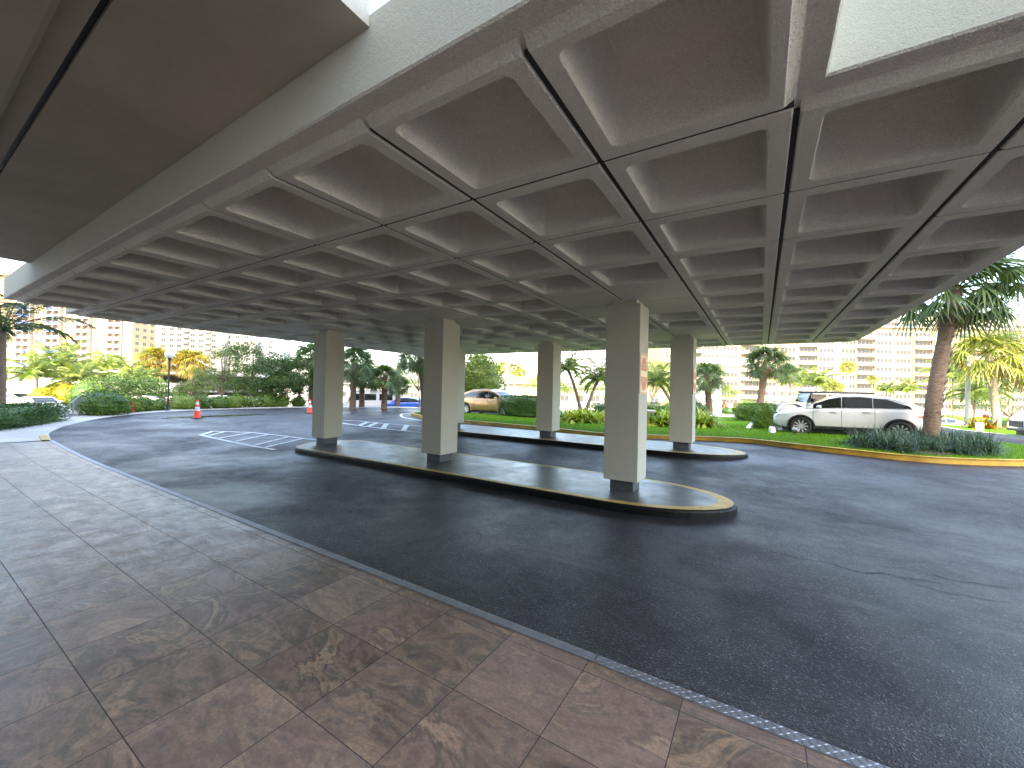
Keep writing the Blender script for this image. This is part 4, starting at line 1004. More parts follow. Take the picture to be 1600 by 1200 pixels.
# ================================================================== VEHICLES
def interp(tab, x):
    if x <= tab[0][0]: return tab[0][1]
    for (a, va), (b, vb) in zip(tab, tab[1:]):
        if x <= b: 
            t = (x - a) / (b - a); t2 = t * t * (3 - 2 * t) * .5 + t * .5
            return va + (vb - va) * t2
    return tab[-1][1]
def wheel(parent, x, y, r, side, spokes, rimmat, wd=.22):
    t = MB(); prof = [(r * .66, -wd / 2), (r * .90, -wd / 2), (r * .98, -wd * .38), (r, -wd * .2), (r, wd * .2), (r * .98, wd * .38), (r * .90, wd / 2), (r * .66, wd / 2), (r * .64, 0)]
    t.lathe(prof + [prof[0]], 28, 'Y'); w_ = t.build('wheel', MT['tyre'], parent, smooth=True); w_.location = (x, y, r)
    m = MB(); s = side
    m.lathe([(r * .66, s * wd * .44), (r * .70, s * wd * .49), (r * .66, s * wd * .50), (r * .62, s * wd * .40), (r * .60, s * wd * .1), (.02, s * wd * .1)], 28, 'Y')
    for k in range(spokes):
        a = 2 * PI * k / spokes; c, sn = math.cos(a), math.sin(a)
        mat = Matrix(((c, 0, -sn), (0, 1, 0), (sn, 0, c)))
        m.cur = 1; h = .020 if spokes > 8 else .028
        P0 = [Vector((r * .08, s * wd * .40, -h * .9)), Vector((r * .64, s * wd * .46, -h * 1.3)), Vector((r * .64, s * wd * .46, h * 1.3)), Vector((r * .08, s * wd * .40, h * .9))]
        P1 = [p - Vector((0, s * .03, 0)) for p in P0]
        P0 = [mat @ p for p in P0]; P1 = [mat @ p for p in P1]
        m.face(P0 if s < 0 else P0[::-1]); 
        for i in range(4): m.face([P0[i], P0[(i + 1) % 4], P1[(i + 1) % 4], P1[i]])
    m.lathe([(.001, s * wd * .47), (r * .13, s * wd * .45), (r * .14, s * wd * .38)], 16, 'Y')
    m.build('rim', [MT['plastic_black'], rimmat], w_)
def car(label, loc, rz, spec, group=None, cat='car', name='parked_car'):
    """front towards +x; every body is a loft over stations along its length"""
    t = thing(name, label, cat, loc, rz, group); S_ = spec; L, W, H = S_['L'], S_['W'], S_['H']; paint = S_['paint']
    belt = S_['belt']; hood = S_['top']; roof = S_['roof']; bot = S_['bot']
    x0, x1 = -L / 2, L / 2; n = 44
    def hw(x):                                                            # half width in plan
        u = abs(x) / (L / 2); return W / 2 * (1 - .30 * max(0, u - .62) ** 2 / .145 * 1.0)
    rows = []
    for i in range(n + 1):
        x = x0 + (x1 - x0) * i / n; zb, zt, wv = interp(bot, x), interp(hood, x), hw(x); zm = zb + (zt - zb) * .52
        ring = [(x, -wv * .80, zb), (x, -wv * .95, zb + .06), (x, -wv * .985, zb + .16), (x, -wv, zm), (x, -wv * .985, zt - .16), (x, -wv * .955, zt - .05), (x, -wv * .90, zt - .008), (x, -wv * .5, zt + .018), (x, 0, zt + .025)]
        ring += [(a, -b, c) for a, b, c in reversed(ring[:-1])]; rows.append(ring)
    mb = MB(); mb.grid(rows, True); N = len(rows[0])
    for rr_, q in ((rows[0], 1), (rows[-1], -1)):                          # rounded ends
        cx_, cz = rr_[0][0] + (-.05 if q == 1 else .05), sum(p[2] for p in rr_) / N
        in_ = [(cx_, p[1] * .9, cz + (p[2] - cz) * .82) for p in rr_]
        mb.grid([rr_, in_] if q == -1 else [in_, rr_], True); mb.face(in_ if q == -1 else in_[::-1])
    body = mb.build('body', [paint, MT['plastic_black']], t, merge=True)
    wx = S_['wheels']; r = S_['r']
    # cut the wheel arches
    dep = None; cut = MB()
    for x in wx:
        for s in (-1, 1):
            rows_ = [[Vector((x + (r * 1.13) * math.cos(2 * PI * k / 24), yy, r + (r * 1.13) * math.sin(2 * PI * k / 24))) for k in range(24)] for yy in ((W / 2 - .30) * s, (W / 2 + .2) * s)]
            cut.cur = 0; cut.grid(rows_, True, True)
    co = cut.build('cutter', MT['plastic_black'], t, merge=True); 
    bo = body.modifiers.new('b', 'BOOLEAN'); bo.operation = 'DIFFERENCE'; bo.object = co; bo.solver = 'EXACT'
    bpy.context.view_layer.update(); dg = bpy.context.evaluated_depsgraph_get()
    me = bpy.data.meshes.new_from_object(body.evaluated_get(dg)); body.modifiers.clear(); body.data = me; bpy.data.objects.remove(co)
    me.name = 'body'
    me.polygons.foreach_set('use_smooth', [True] * len(me.polygons)); me.set_sharp_from_angle(angle=R(38))
    # greenhouse
    gx0, gx1 = roof[0][0], roof[-1][0]; ng = 30; inw = S_.get('tumble', .82)
    def side_pt(x, tt, off=0.):
        zt = interp(hood, x) - .01; zr = interp(roof, x); wv = hw(x) * .925; k = (zr - zt) / (H - zt) if H > zt else 0; k = max(0, min(1, k)); wt = wv * (1 - (1 - inw) * k)
        y = wv + (wt - wv) * tt ** 1.25; return Vector((x, -(y + off), zt + (zr - .035 * k - zt) * tt))
    def top_pt(x, s, off=0.):
        a = side_pt(x, 1.); w_ = -a.y; zr = interp(roof, x); return Vector((x, s * w_ * .97, a.z + (zr - a.z + .01) * (1 - abs(s) ** 2.6) + off))
    rows = []
    for i in range(ng + 1):
        x = gx0 + (gx1 - gx0) * i / ng; sd = [side_pt(x, q / 5) for q in range(6)]; tp_ = [top_pt(x, s) for s in (-.9, -.6, -.3, 0, .3, .6, .9)]
        rows.append(sd + tp_ + [Vector((p.x, -p.y, p.z)) for p in reversed(sd)])
    mb = MB(); mb.grid(rows); cab = mb.build('cabin', S_.get('cabmat', paint), t, smooth=True, auto=50)
    for o_ in (cab,): o_.data.update()
    # side glass
    for s in (-1, 1):
        for a, b, lo, hi, *h0 in S_['glass']:
            mb = MB(); rows = []
            for i in range(11):
                x = a + (b - a) * i / 10; hi = (h0[0] + (h0[1] - h0[0]) * min(1, i / 10 * 1.5) ** .7) if h0 else hi; rows.append([Vector((p.x, s * -p.y * -1 if False else (p.y if s < 0 else -p.y), p.z)) for p in (side_pt(x, lo, .006), side_pt(x, (lo + hi) / 2, .008), side_pt(x, hi, .006))])
            mb.grid(rows); mb.build('side_window', MT['glass'], t, smooth=True)
    for nm, a, b in (('windscreen', S_['ws'][0], S_['ws'][1]), ('rear_window', S_['rw'][0], S_['rw'][1])):
        mb = MB(); mb.grid([[top_pt(a + (b - a) * i / 8, sx, .008) for sx in (-.88, -.6, -.3, 0, .3, .6, .88)] for i in range(9)]); mb.build(nm, MT['glass'], t, smooth=True)
    for x in wx:
        for s in (-1, 1):
            wheel(t, x, s * (W / 2 - .125), r, s, S_.get('spokes', 5), MT['rim'])
            m = MB(); rr0, rr1 = r * 1.08, r * 1.22; rows = []
            for k in range(19):
                a = R(-12 + 204 * k / 18); c, sn = math.cos(a), math.sin(a); rows.append([Vector((x + q * c, s * (hw(x) + o_), max(r + q * sn, interp(bot, x)))) for q, o_ in ((rr0, -.10), (rr0, .006), (rr1, .004), (rr1, -.03))])
            m.grid(rows); m.build('arch_trim', MT['plastic_black'] if S_.get('clad', True) else paint, t)
    m = MB()                                                              # underbody and sills
    m.box(x0 + .25, x1 - .25, -W / 2 + .16, W / 2 - .16, bot[len(bot) // 2][1] - .10, bot[len(bot) // 2][1] + .12)
    m.build('underbody', MT['plastic_black'], t)
    if S_.get('clad', True):
        for s in (-1, 1):
            m = MB(); rows = []
            for i in range(9):
                x = wx[0] + r * 1.2 + (wx[1] - wx[0] - 2.4 * r) * i / 8; rows.append([Vector((x, s * (hw(x) * k), interp(bot, x) + z)) for k, z in ((.84, -.01), (.975, .04), (1.004, .13), (.99, .165))])
            m.grid(rows); m.build('sill', MT['plastic_black'], t)
    for s in (-1, 1):                                                     # doors: shut lines, handles, mirrors, lamps
        for x in S_['seams']:
            m = MB(); zt = interp(hood, x); zb = interp(bot, x) + .17; pts = []
            for k in range(6):
                z = zb + (zt - .05 - zb) * k / 5; u = (z - zb) / (zt - zb); pts.append((x, s * (hw(x) * (1.0 - .012 * abs(u - .45) - (.03 if u > .9 else 0)) + .002), z))
            m.grid([[(p[0] - .005, p[1], p[2]), (p[0] + .005, p[1], p[2])] for p in pts]); m.build('door_gap', MT['plastic_black'], t)
        for x in S_['handles']:
            z = interp(hood, x) - .14; m = MB(); m.box(x - .10, x + .10, s * hw(x) - .012, s * hw(x) + .028, z, z + .03); m.build('handle', MT['rim'] if S_.get('chrome') else paint, t, bevel=.008)
        mx = S_['mirror']; z = interp(hood, mx); m = MB(); y = s * (hw(mx) * .98)
        rows = [[Vector((mx + dx, y + s * yy, z + dz)) for dx, dz in ((-.07, .0), (.05, -.01), (.09, .05), (.05, .12), (-.06, .12))] for yy in (.0, .06, .19, .23)]
        rows[0] = [p * .5 + Vector((mx, y, z + .04)) * .5 for p in rows[0]]; rows[3] = [p * .7 + Vector((mx, y + s * .23, z + .05)) * .3 for p in rows[3]]
        m.grid(rows, True, True); m.build('mirror', S_.get('mirrormat', paint), t, smooth=True)
        hl = S_['lamp']
        for nm, xx, mt_, q in (('headlight', x1, MT['clear_lens'], 1), ('tail_light', x0, MT['red_lens'], -1)):
            m = MB(); z = hl[0] if q == 1 else hl[1]; rows = []
            for k in range(7):
                u = k / 6; x = xx - q * (.02 + u * hl[2]); hgt = (.075 if q == 1 else .09) * (1 - u * .75); zc_ = z + u * .05; rows.append([Vector((x + q * .012, s * (hw(x) * .992 + .006), zc_ - hgt)), Vector((x + q * .012, s * (hw(x) * .985 + .006), min(zc_ + hgt, interp(hood, x) - .04)))])
            rows.insert(0, [Vector((xx + q * .058, s * hw(xx) * .55, z - .05)), Vector((xx + q * .052, s * hw(xx) * .55, z + .05))])
            m.grid(rows); m.build(nm, mt_, t, smooth=True)
    m = MB(); z0 = bot[-1][1]; m.box(x1 + .035, x1 + .062, -W * .26, W * .26, z0 + .16, z0 + .40); m.build('grille', MT['plastic_black'], t, bevel=.02)
    m = MB(); m.box(x1 + .02, x1 + .058, -W * .36, W * .36, z0 + .0, z0 + .09); m.build('bumper_intake', MT['plastic_black'], t, bevel=.02)
    if S_.get('rails'):
        for s in (-1, 1):
            m = MB(); pts = [top_pt(x, s * .86, .03) for x in [S_['rails'][0] + (S_['rails'][1] - S_['rails'][0]) * k / 8 for k in range(9)]]; m.tube(pts, .014, 6); m.build('roof_rail', MT['rim'], t)
    return t
P = {k: m_paint(k + '_car_paint', *v) for k, v in dict(white=((.50, .51, .52),), bronze=((.42, .26, .13), .55, .3), silver=((.42, .44, .46), .5), blue=((.02, .09, .42), .3), dark=((.03, .06, .07), .2), white2=((.42, .42, .42),), lilac=((.33, .34, .44), .4)).items()}
SUV = dict(L=4.41, W=1.83, H=1.60, r=.36, wheels=(-1.36, 1.37), paint=P['white'], spokes=10,
    bot=[(-2.2, .42), (-1.9, .30), (-1., .27), (1., .25), (1.9, .25), (2.2, .32)],
    top=[(-2.2, .95), (-2.1, 1.08), (-1.6, 1.14), (0, 1.09), (1.0, 1.05), (1.35, 1.03), (1.8, .94), (2.08, .83), (2.2, .72)], belt=0,
    roof=[(-2.08, 1.11), (-1.9, 1.22), (-1.55, 1.395), (-1.0, 1.53), (-.3, 1.60), (.2, 1.585), (.5, 1.50), (.9, 1.30), (1.25, 1.06)],
    glass=[(.185, 1.0, .05, .86), (-.66, .165, .05, .88), (-1.80, -.68, .05, .82, .12, .86)], ws=(.52, 1.2), rw=(-2.0, -1.55), seams=(1.0, .18, -.72), handles=(.42, -.50), mirror=.83, lamp=(.72, .84, .42), rails=(-1.2, .1))
LUX = dict(SUV, L=5.12, W=1.99, H=1.73, r=.40, wheels=(-1.50, 1.50), paint=P['bronze'], clad=False, chrome=True,
    bot=[(-2.56, .48), (-2.2, .32), (-1., .30), (1., .30), (2.2, .30), (2.56, .40)],
    top=[(-2.56, .95), (-2.42, 1.10), (-1.6, 1.17), (0, 1.12), (1.2, 1.12), (2.0, 1.06), (2.4, .98), (2.56, .85)],
    roof=[(-2.4, 1.13), (-2.1, 1.32), (-1.7, 1.52), (-1.1, 1.68), (-.3, 1.73), (.3, 1.71), (.7, 1.60), (1.1, 1.36), (1.4, 1.13)],
    glass=[(.245, 1.08, .06, .84), (-.74, .225, .06, .86), (-1.95, -.76, .08, .80, .15, .84)], ws=(.62, 1.34), rw=(-2.3, -1.75), seams=(1.1, .24, -.82), handles=(.45, -.60), mirror=.95, lamp=(.86, .95, .3), spokes=10)
SEDAN = dict(SUV, L=4.7, W=1.8, H=1.42, r=.32, wheels=(-1.4, 1.4), clad=False, spokes=6, rails=None,
    bot=[(-2.35, .40), (-2.0, .24), (0, .22), (2.0, .22), (2.35, .32)],
    top=[(-2.35, .82), (-2.2, .98), (-1.5, 1.02), (0, .95), (1.0, .93), (1.9, .80), (2.35, .62)],
    roof=[(-1.75, 1.0), (-1.3, 1.2), (-.8, 1.37), (-.1, 1.42), (.4, 1.38), (.9, 1.15), (1.3, .94)],
    glass=[(.10, .95, .08, .84), (-.85, .03, .08, .86)], ws=(.5, 1.25), rw=(-1.65, -.95), seams=(.95, .07, -.8), handles=(.3, -.55), mirror=.8, lamp=(.66, .82, .35))
HATCH = dict(SUV, paint=P['blue'], clad=False, spokes=6, rails=None)
def place(px, depth, ang):
    p = far(px, depth); return p, ang
fa = math.atan2(fw.y, fw.x); ra = math.atan2(rt.y, rt.x)               # heading of the view and of its right-hand side
p = far(1322, 15.1)
car('white compact SUV parked along the lawn with dark side windows, nose to the left', (p.x, p.y, p.z), PI + ra - R(36), dict(SUV, spokes=10), 'cars on the second drive')
p = far(770, 26.9)
car('bronze luxury SUV stopped behind the lawn with its nose behind the clipped hedge', (p.x, p.y, p.z), ra - R(31), LUX, 'cars on the second drive')
p = far(1732, 14.6)
car('silver car of which only the front wheel shows at the right edge', (p.x, p.y, p.z), PI + ra - R(30), dict(SUV, paint=P['silver'], spokes=10), 'cars on the second drive')
p = far(1462, 33)
car('silver sedan seen behind the thick leaning palm trunk', (p.x, p.y, p.z), PI + ra + R(8), dict(SEDAN, paint=P['silver']), 'cars of the far car park')
for px, d, ang, spec, paint, lab in (
        (22, 40, 5, SEDAN, 'silver', 'silver sedan in the shade of the parking deck at the left edge'), (62, 33, -20, SEDAN, 'white2', 'white sedan behind the dark hedge, left of the stair railing'),
        (112, 47, 20, HATCH, 'white2', 'white hatchback in the sun behind the stair railing'), (94, 52, 170, SEDAN, 'white2', 'white sedan in the sun farther behind the stair railing'),
        (228, 41, 195, SEDAN, 'dark', 'dark teal car behind the shrubs left of the lamp post'), (290, 44, 5, SEDAN, 'white2', 'white car in the sun behind the shrubs right of the lamp post'),
        (340, 47, 185, SEDAN, 'white2', 'white car half hidden behind the grove of small-leaved trees'), (634, 40, 180, HATCH, 'blue', 'blue hatchback parked beyond the turning circle'),
        (558, 47, 185, SEDAN, 'lilac', 'pale blue car low behind the pavement beside the van'), (690, 46, 175, SEDAN, 'lilac', 'grey blue car showing just left of the middle column'),
        (205, 46, 185, HATCH, 'silver', 'silver hatchback behind the red flowers'), (1420, 60, 185, SEDAN, 'white2', 'white sedan far behind the roof of the white SUV')):
    p = far(px, d); car(lab, (p.x, p.y, p.z), ra + R(ang), dict(spec, paint=P[paint]), 'cars of the lower car park')
# jeep behind the white SUV: boxy body, flat hood, black roof
def jeep(loc, rz):
    t = thing('off_roader', 'boxy silver off-roader with a black roof behind the white SUV', 'car', loc, rz, 'cars on the second drive'); m = MB()
    m.box(-2.0, .75, -.80, .80, .55, 1.15); m.build('body', P['silver'], t, bevel=.05)
    m = MB(); m.grid([[(x, y, z) for y in (-.62, 0, .62)] for x, z in ((.75, 1.18), (1.2, 1.17), (1.75, 1.10), (1.95, 1.02), (1.97, .62))]); m.grid([[(x, -.62, z), (x, -.62, .6)] for x, z in ((.75, 1.18), (1.2, 1.17), (1.75, 1.10), (1.95, 1.02))]); m.grid([[(x, .62, .6), (x, .62, z)] for x, z in ((.75, 1.18), (1.2, 1.17), (1.75, 1.10), (1.95, 1.02))])
    m.build('hood', P['silver'], t, smooth=True, auto=30)
    for s in (-1, 1):
        m = MB(); m.grid([[(1.5 + .62 * math.cos(R(a)), s * y, .62 + .50 * math.sin(R(a))) for y in (.60, .92)] for a in range(0, 181, 15)]); m.build('wing', P['silver'], t, smooth=True)
        m = MB(); m.grid([[(-1.35 + .60 * math.cos(R(a)), s * y, .58 + .50 * math.sin(R(a))) for y in (.78, .93)] for a in range(0, 181, 15)]); m.build('wing', P['silver'], t, smooth=True)
        for x in (1.45, -1.35): wheel(t, x, s * .80, .40, s, 5, MT['rim'], .26)
        for a, b in ((-1.9, -1.05), (-.95, -.15), (-.05, .62)):
            m = MB(); m.box(a, b, s * .735 - .004, s * .735 + .004, 1.19, 1.62); m.build('side_window', MT['glass'], t)
        m = MB(); m.box(.45, .58, s * .82 - .03 + s * .08, s * .82 + .03 + s * .12, 1.2, 1.38); m.build('mirror', MT['plastic_black'], t, bevel=.02)
        m = MB(); m.lathe([(.001, .03), (.10, .02), (.11, -.02)], 16, 'X', (1.99, s * .45, .88)); m.build('headlight', MT['clear_lens'], t)
    m = MB(); m.box(-2.0, .55, -.73, .73, 1.15, 1.66); m.build('cabin', P['silver'], t, bevel=.04)
    m = MB(); m.box(-2.02, .62, -.76, .76, 1.66, 1.76); m.build('roof', MT['plastic_black'], t, bevel=.04)
    m = MB(); m.face([(.78, -.66, 1.2), (.78, .66, 1.2), (.60, .64, 1.64), (.60, -.64, 1.64)]); m.build('windscreen', MT['glass'], t)
    m = MB(); m.box(1.95, 2.2, -.78, .78, .52, .66); m.build('bumper', MT['plastic_black'], t, bevel=.03)
    for i in range(7):
        m = MB(); m.box(1.972, 1.985, -.30 + i * .09, -.25 + i * .09, .70, 1.0); m.build('grille_slot', MT['plastic_black'], t)
p = far(1278, 20.5); jeep((p.x, p.y, p.z), PI + ra - R(14))
# white van with a raised roof
def van(loc, rz):
    t = thing('van', 'tall white van parked among the cabbage palms beyond the turning circle', 'van', loc, rz, 'cars of the lower car park'); prof = [(-2.7, .4), (-2.7, 2.3), (-2.4, 2.5), (1.0, 2.5), (1.5, 2.35), (2.1, 1.45), (2.65, 1.15), (2.75, .8), (2.7, .4)]
    m = MB(); rows = [[(x, y, z) for x, z in prof] for y in (-.95, -.9, .9, .95)]; m.grid([[(x, y * 1., z) for x, z in prof] for y in (-.97, .97)]); m.face([(x, -.97, z) for x, z in prof]); m.face([(x, .97, z) for x, z in reversed(prof)])
    m.build('body', P['white2'], t, bevel=.06, merge=True)
    for s in (-1, 1):
        for a, b in ((.75, 1.75), (-.6, .5), (-2.2, -.9)):
            m = MB(); m.face([(a, s * .975, 1.45), (b + (.15 if b > 1 else 0), s * .975, 1.45), (b - (.25 if b > 1 else 0), s * .975, 2.1), (a, s * .975, 2.1)][::s]); m.build('side_window', MT['glass'], t)
        for x in (1.8, -1.7): wheel(t, x, s * .88, .36, s, 6, MT['rim'], .22)
        m = MB(); m.box(1.8, 1.95, s * 1.08 - .1, s * 1.08 + .1, 1.35, 1.75); m.build('mirror', MT['plastic_black'], t, bevel=.02)
        m = MB(); m.box(2.6, 2.76, s * .72 - .14, s * .72 + .14, .9, 1.08); m.build('headlight', MT['clear_lens'], t)
    m = MB(); m.face([(1.56, -.85, 2.28), (1.56, .85, 2.28), (2.08, .88, 1.5), (2.08, -.88, 1.5)]); m.build('windscreen', MT['glass'], t)
p = far(577, 41); van((p.x, p.y, p.z), ra + R(205))

# ================================================================== STREET FURNITURE
def cone(px, py, label, h=.9):
    p = at(px, py); t = thing('traffic_cone', label, 'traffic cone', p, .4, 'traffic cones by the pavement'); k = h / .9
    m = MB(); m.box(-.19, .19, -.19, .19, 0, .035); m.build('foot', MT['plastic_black'], t, bevel=.01)
    m = MB(); m.lathe([(.165, .035), (.15, .06), (.115, .36), (.11, .37)], 24); m.lathe([(.085, .56), (.07, .66)], 24); m.lathe([(.05, .80), (.033, .895), (.02, .90), (.02, .88)], 24); o = m.build('cone_body', MT['orange'], t, smooth=True)
    m = MB(); m.lathe([(.111, .37), (.086, .56)], 24); m.build('white_band', MT['white_band'], t, smooth=True)
    m = MB(); m.lathe([(.071, .66), (.051, .80)], 24); m.build('white_band', MT['white_band'], t, smooth=True)
    t.scale = (k, k, k)
cone(308, 653.5, 'orange traffic cone with faded bands standing in the small puddle')
cone(484, 645.5, 'orange traffic cone beside the leftmost column', .85)
p = at(262, 643); p = p + Vector((p.x, p.y, 0)).normalized() * .5; p.z = gz(p.x, p.y)
t = thing('lamp_post', 'slim black lamp post with a white globe beside the pavement', 'lamp post', p)
m = MB(); m.lathe([(.12, 0), (.12, .06), (.06, .10), (.045, .3), (.045, 3.0), (.07, 3.02), (.07, 3.10), (.10, 3.14), (.10, 3.18)], 16); m.build('pole', MT['dark_metal'], t, smooth=True, auto=40)
m = MB(); m.lathe([(.001, 3.10)] + [(.24 * math.sin(PI * k / 14), 3.38 - .24 * math.cos(PI * k / 14)) for k in range(1, 14)] + [(.001, 3.62)], 20); m.build('globe', MT['lamp_globe'], t, smooth=True)
def light_pole(px, d, ytop, label, r_=.11):
    p = far(px, d); h = hz(px, ytop, d) - p.z; t = thing('light_pole', label, 'light pole', p, 0, 'tall light poles'); m = MB(); m.lathe([(r_ * 1.6, -.3), (r_ * 1.6, .25), (r_, .3), (r_ * .75, h), (.01, h)], 12); m.build('pole', MT['grey_metal'], t, smooth=True, auto=40)
    m = MB(); m.box(-.9, .9, -.12, .12, h, h + .1); m.build('lamp_head', MT['grey_metal'], t, bevel=.02)
light_pole(792, 60, 520, 'grey light pole rising behind the bronze car', .24)
light_pole(1512, 24, 470, 'pale light pole left of the sunlit palm trunk', .12)
# net posts on the far lawn
for px, lab in ((1203, 'left thin dark post on the far lawn'), (1217, 'right thin dark post on the far lawn')):
    p = far(px, 60); m = MB(); m.lathe([(.06, 0), (.06, 3.6), (.001, 3.62)], 8); o = m.build('post', MT['grey_metal']); o.location = p; tag(o, lab, 'post', 'thin posts on the far lawn')
# bench
p = at(1015, 646); t = thing('park_bench', 'dark green park bench on the lawn behind the far island', 'bench', p, ra - R(4))
W_ = .95
for nm, slats in (('seat', [(-.40 + i * .075, .44 + .004 * i) for i in range(6)]),):
    m = MB()
    for y, z in slats: m.box(-W_, W_, y, y + .062, z, z + .025)
    m.build('seat', MT['bench_green'], t, bevel=.005)
m = MB()
for i in range(6): m.box(-W_, W_, .06 + i * .018, .085 + i * .018, .52 + i * .075, .583 + i * .075)
m.build('backrest', MT['bench_green'], t, bevel=.005)
for x in (-W_ + .05, W_ - .05, 0):
    m = MB(); m.box(x - .03, x + .03, -.38, -.32, 0, .44); m.box(x - .03, x + .03, .02, .08, 0, .44); m.box(x - .03, x + .03, -.4, .1, .40, .435); m.build('leg', MT['bench_green'], t, bevel=.005)
for x in (-W_ + .02, W_ - .02):
    m = MB(); m.box(x - .03, x + .03, -.42, .08, .64, .68); m.box(x - .025, x + .025, -.40, -.36, .44, .64); m.build('armrest', MT['bench_green'], t, bevel=.005)
# white gateway: two battered pillars with a flat roof
p = far(1108, 35); t = thing('white_gateway', 'white pavilion frame of two slanted pillars under a flat roof', 'pavilion', p, ra)
for s in (-1, 1):
    m = MB(); h = 4.6; m.face([(s * 1.0, -.25, -.3), (s * .52, -.25, -.3), (s * .45, -.25, h), (s * .85, -.25, h)]); m.face([(s * 1.0, .25, -.3), (s * .85, .25, h), (s * .45, .25, h), (s * .52, .25, -.3)])
    m.grid([[(s * 1.0, -.25, -.3), (s * 1.0, .25, -.3)], [(s * .85, -.25, h), (s * .85, .25, h)]]); m.grid([[(s * .52, -.25, -.3), (s * .52, .25, -.3)], [(s * .45, -.25, h), (s * .45, .25, h)]]); m.build('pillar', MT['white_plaster'], t)
m = MB(); m.box(-2.6, 2.4, -2.2, 2.2, 4.6, 5.1); m.build('roof_slab', MT['white_plaster'], t, bevel=.03)
# bowl planter and curb stub near the bench
p = at(1012, 668); p.z += .12; t = thing('stone_planter', 'pale stone planter half hidden behind the near sign column', 'planter', p)
m = MB(); m.lathe([(.32, 0), (.34, .06), (.16, .14), (.12, .35), (.30, .62), (.42, .72), (.42, .76), (.36, .76), (.30, .70), (.001, .68)], 20); m.build('bowl', MT['concrete'], t, smooth=True, auto=40)
m = MB(); m.box(-.42, .42, -.42, .42, -.05, .01); m.build('plinth', MT['concrete'], t, bevel=.01)
# floodlight on the lawn
p = at(1243, 684); p.z += .12; t = thing('floodlight', 'small black garden floodlight on the grass before the white SUV', 'floodlight', p, ra + .4); t.scale = (.8,) * 3
m = MB(); m.lathe([(.09, 0), (.09, .03), (.02, .05), (.02, .14)], 12); m.build('stake', MT['dark_metal'], t)
m = MB(); m.lathe([(.001, -.10), (.07, -.10), (.10, -.02), (.125, .10), (.11, .105), (.10, .06), (.001, .05)], 16, 'Y', (0, 0, .22)); m.build('lamp_head', MT['grey_metal'], t, smooth=True, auto=40)
m = MB(); m.tube([(0, 0, .03), (-.12, .05, .02), (-.2, -.06, .015), (-.32, .02, .01), (-.42, -.04, .0)], .012, 6); m.build('cable', MT['dark_metal'], t, smooth=True)
# white kerb block and white marker stones
p = at(1207, 681); p.z += .11; m = MB(); m.grid([[(-.14, y, 0), (-.14, y, .30), (-.08, y, .37), (.05, y, .36), (.12, y, .10), (.12, y, 0)] for y in (-.12, .12)]); m.face([(-.14, -.12, 0), (.12, -.12, 0), (.12, -.12, .10), (.05, -.12, .36), (-.08, -.12, .37), (-.14, -.12, .30)]); m.face([(-.14, .12, 0), (-.14, .12, .30), (-.08, .12, .37), (.05, .12, .36), (.12, .12, .10), (.12, .12, 0)])
o = m.build('kerb_stone', MT['white_plaster'], merge=True); o.scale = (.68,) * 3; o.location = p; o.rotation_euler = (0, 0, ra); tag(o, 'upright white kerb stone at the end of the low white kerb', 'kerb stone')
p = at(1176, 673); p.z += .11; m = MB(); m.grid([[(-.25, y, 0), (.02, y, .34), (.10, y, .38), (.14, y, .3), (.16, y, 0)] for y in (-.12, .12)]); m.face([(-.25, -.12, 0), (.16, -.12, 0), (.14, -.12, .3), (.10, -.12, .38), (.02, -.12, .34)]); 
o = m.build('painted_stone', MT['white_plaster'], merge=True, bevel=.03); o.location = p; o.rotation_euler = (0, 0, ra); tag(o, 'slanted white painted stone left of the front box shrub', 'stone')
for px, lab in ((1527, 'left white round-topped post by the right road'), (1534, 'right white round-topped post by the right road')):
    p = at(px, 677 + (px - 1527) * .15); m = MB(); m.lathe([(.06, 0), (.06, .44), (.05, .48), (.02, .50), (.001, .505)], 14); o = m.build('bollard', MT['white_plaster'], smooth=True); o.location = p; tag(o, lab, 'bollard', 'white posts by the right road')
# stair railing going down on the left
t0_ = at(124, 650); t = thing('stair_railing', 'grey metal stair railing sloping down to the left behind the pavement', 'railing', t0_)
e = far(80, 17.2); e.z = gz(t0_.x, t0_.y) - .9; dvec = Vector((e.x - t0_.x, e.y - t0_.y, -1.0)) * .95
for h_ in (.98, .12):
    m = MB(); m.tube([Vector((0, 0, h_)), dvec + Vector((0, 0, h_))], .026, 8); m.build('rail', MT['grey_metal'], t, smooth=True)
for k in range(0, 21):
    u = k / 20; q = dvec * u; m = MB(); r_ = .028 if k % 5 == 0 else .010
    m.tube([q + Vector((0, 0, .98)), q + Vector((0, 0, .0 if k % 5 == 0 else .12))], r_, 6); m.build('post' if k % 5 == 0 else 'baluster', MT['grey_metal'], t)
m = MB()

# ================================================================== BUILDINGS
def facade_box(label, name, px0, px1, d, ytop, wall, depth=16, group=None, cat='building', base=None, ang=0.):
    a, b = far(px0, d), far(px1, d); w_ = (px1 - px0) / F_PX * d; z0 = gz(a.x, a.y) - 1 if base is None else base; h = hz((px0 + px1) / 2, ytop, d) - z0
    t = thing(name, label, cat, (a.x, a.y, z0), ra + ang, group); m = MB(); m.box(0, w_, 0, depth, 0, h); m.build('wall', wall, t)
    return t, w_, h, z0
def win_mesh(w_, h, mull=1, frame='white_wall', glass='win'):
    m = MB(); m.box(-w_ / 2, w_ / 2, -.04, .02, 0, h); m.cur = 1
    for k in range(mull + 2):
        x = -w_ / 2 + w_ * k / (mull + 1); m.box(x - .05, x + .05, -.09, -.041, 0, h)
    m.box(-w_ / 2, w_ / 2, -.09, -.041, -.06, .04); m.box(-w_ / 2, w_ / 2, -.09, -.041, h - .04, h + .06)
    return m.mesh('window', [MT[glass], MT[frame]])
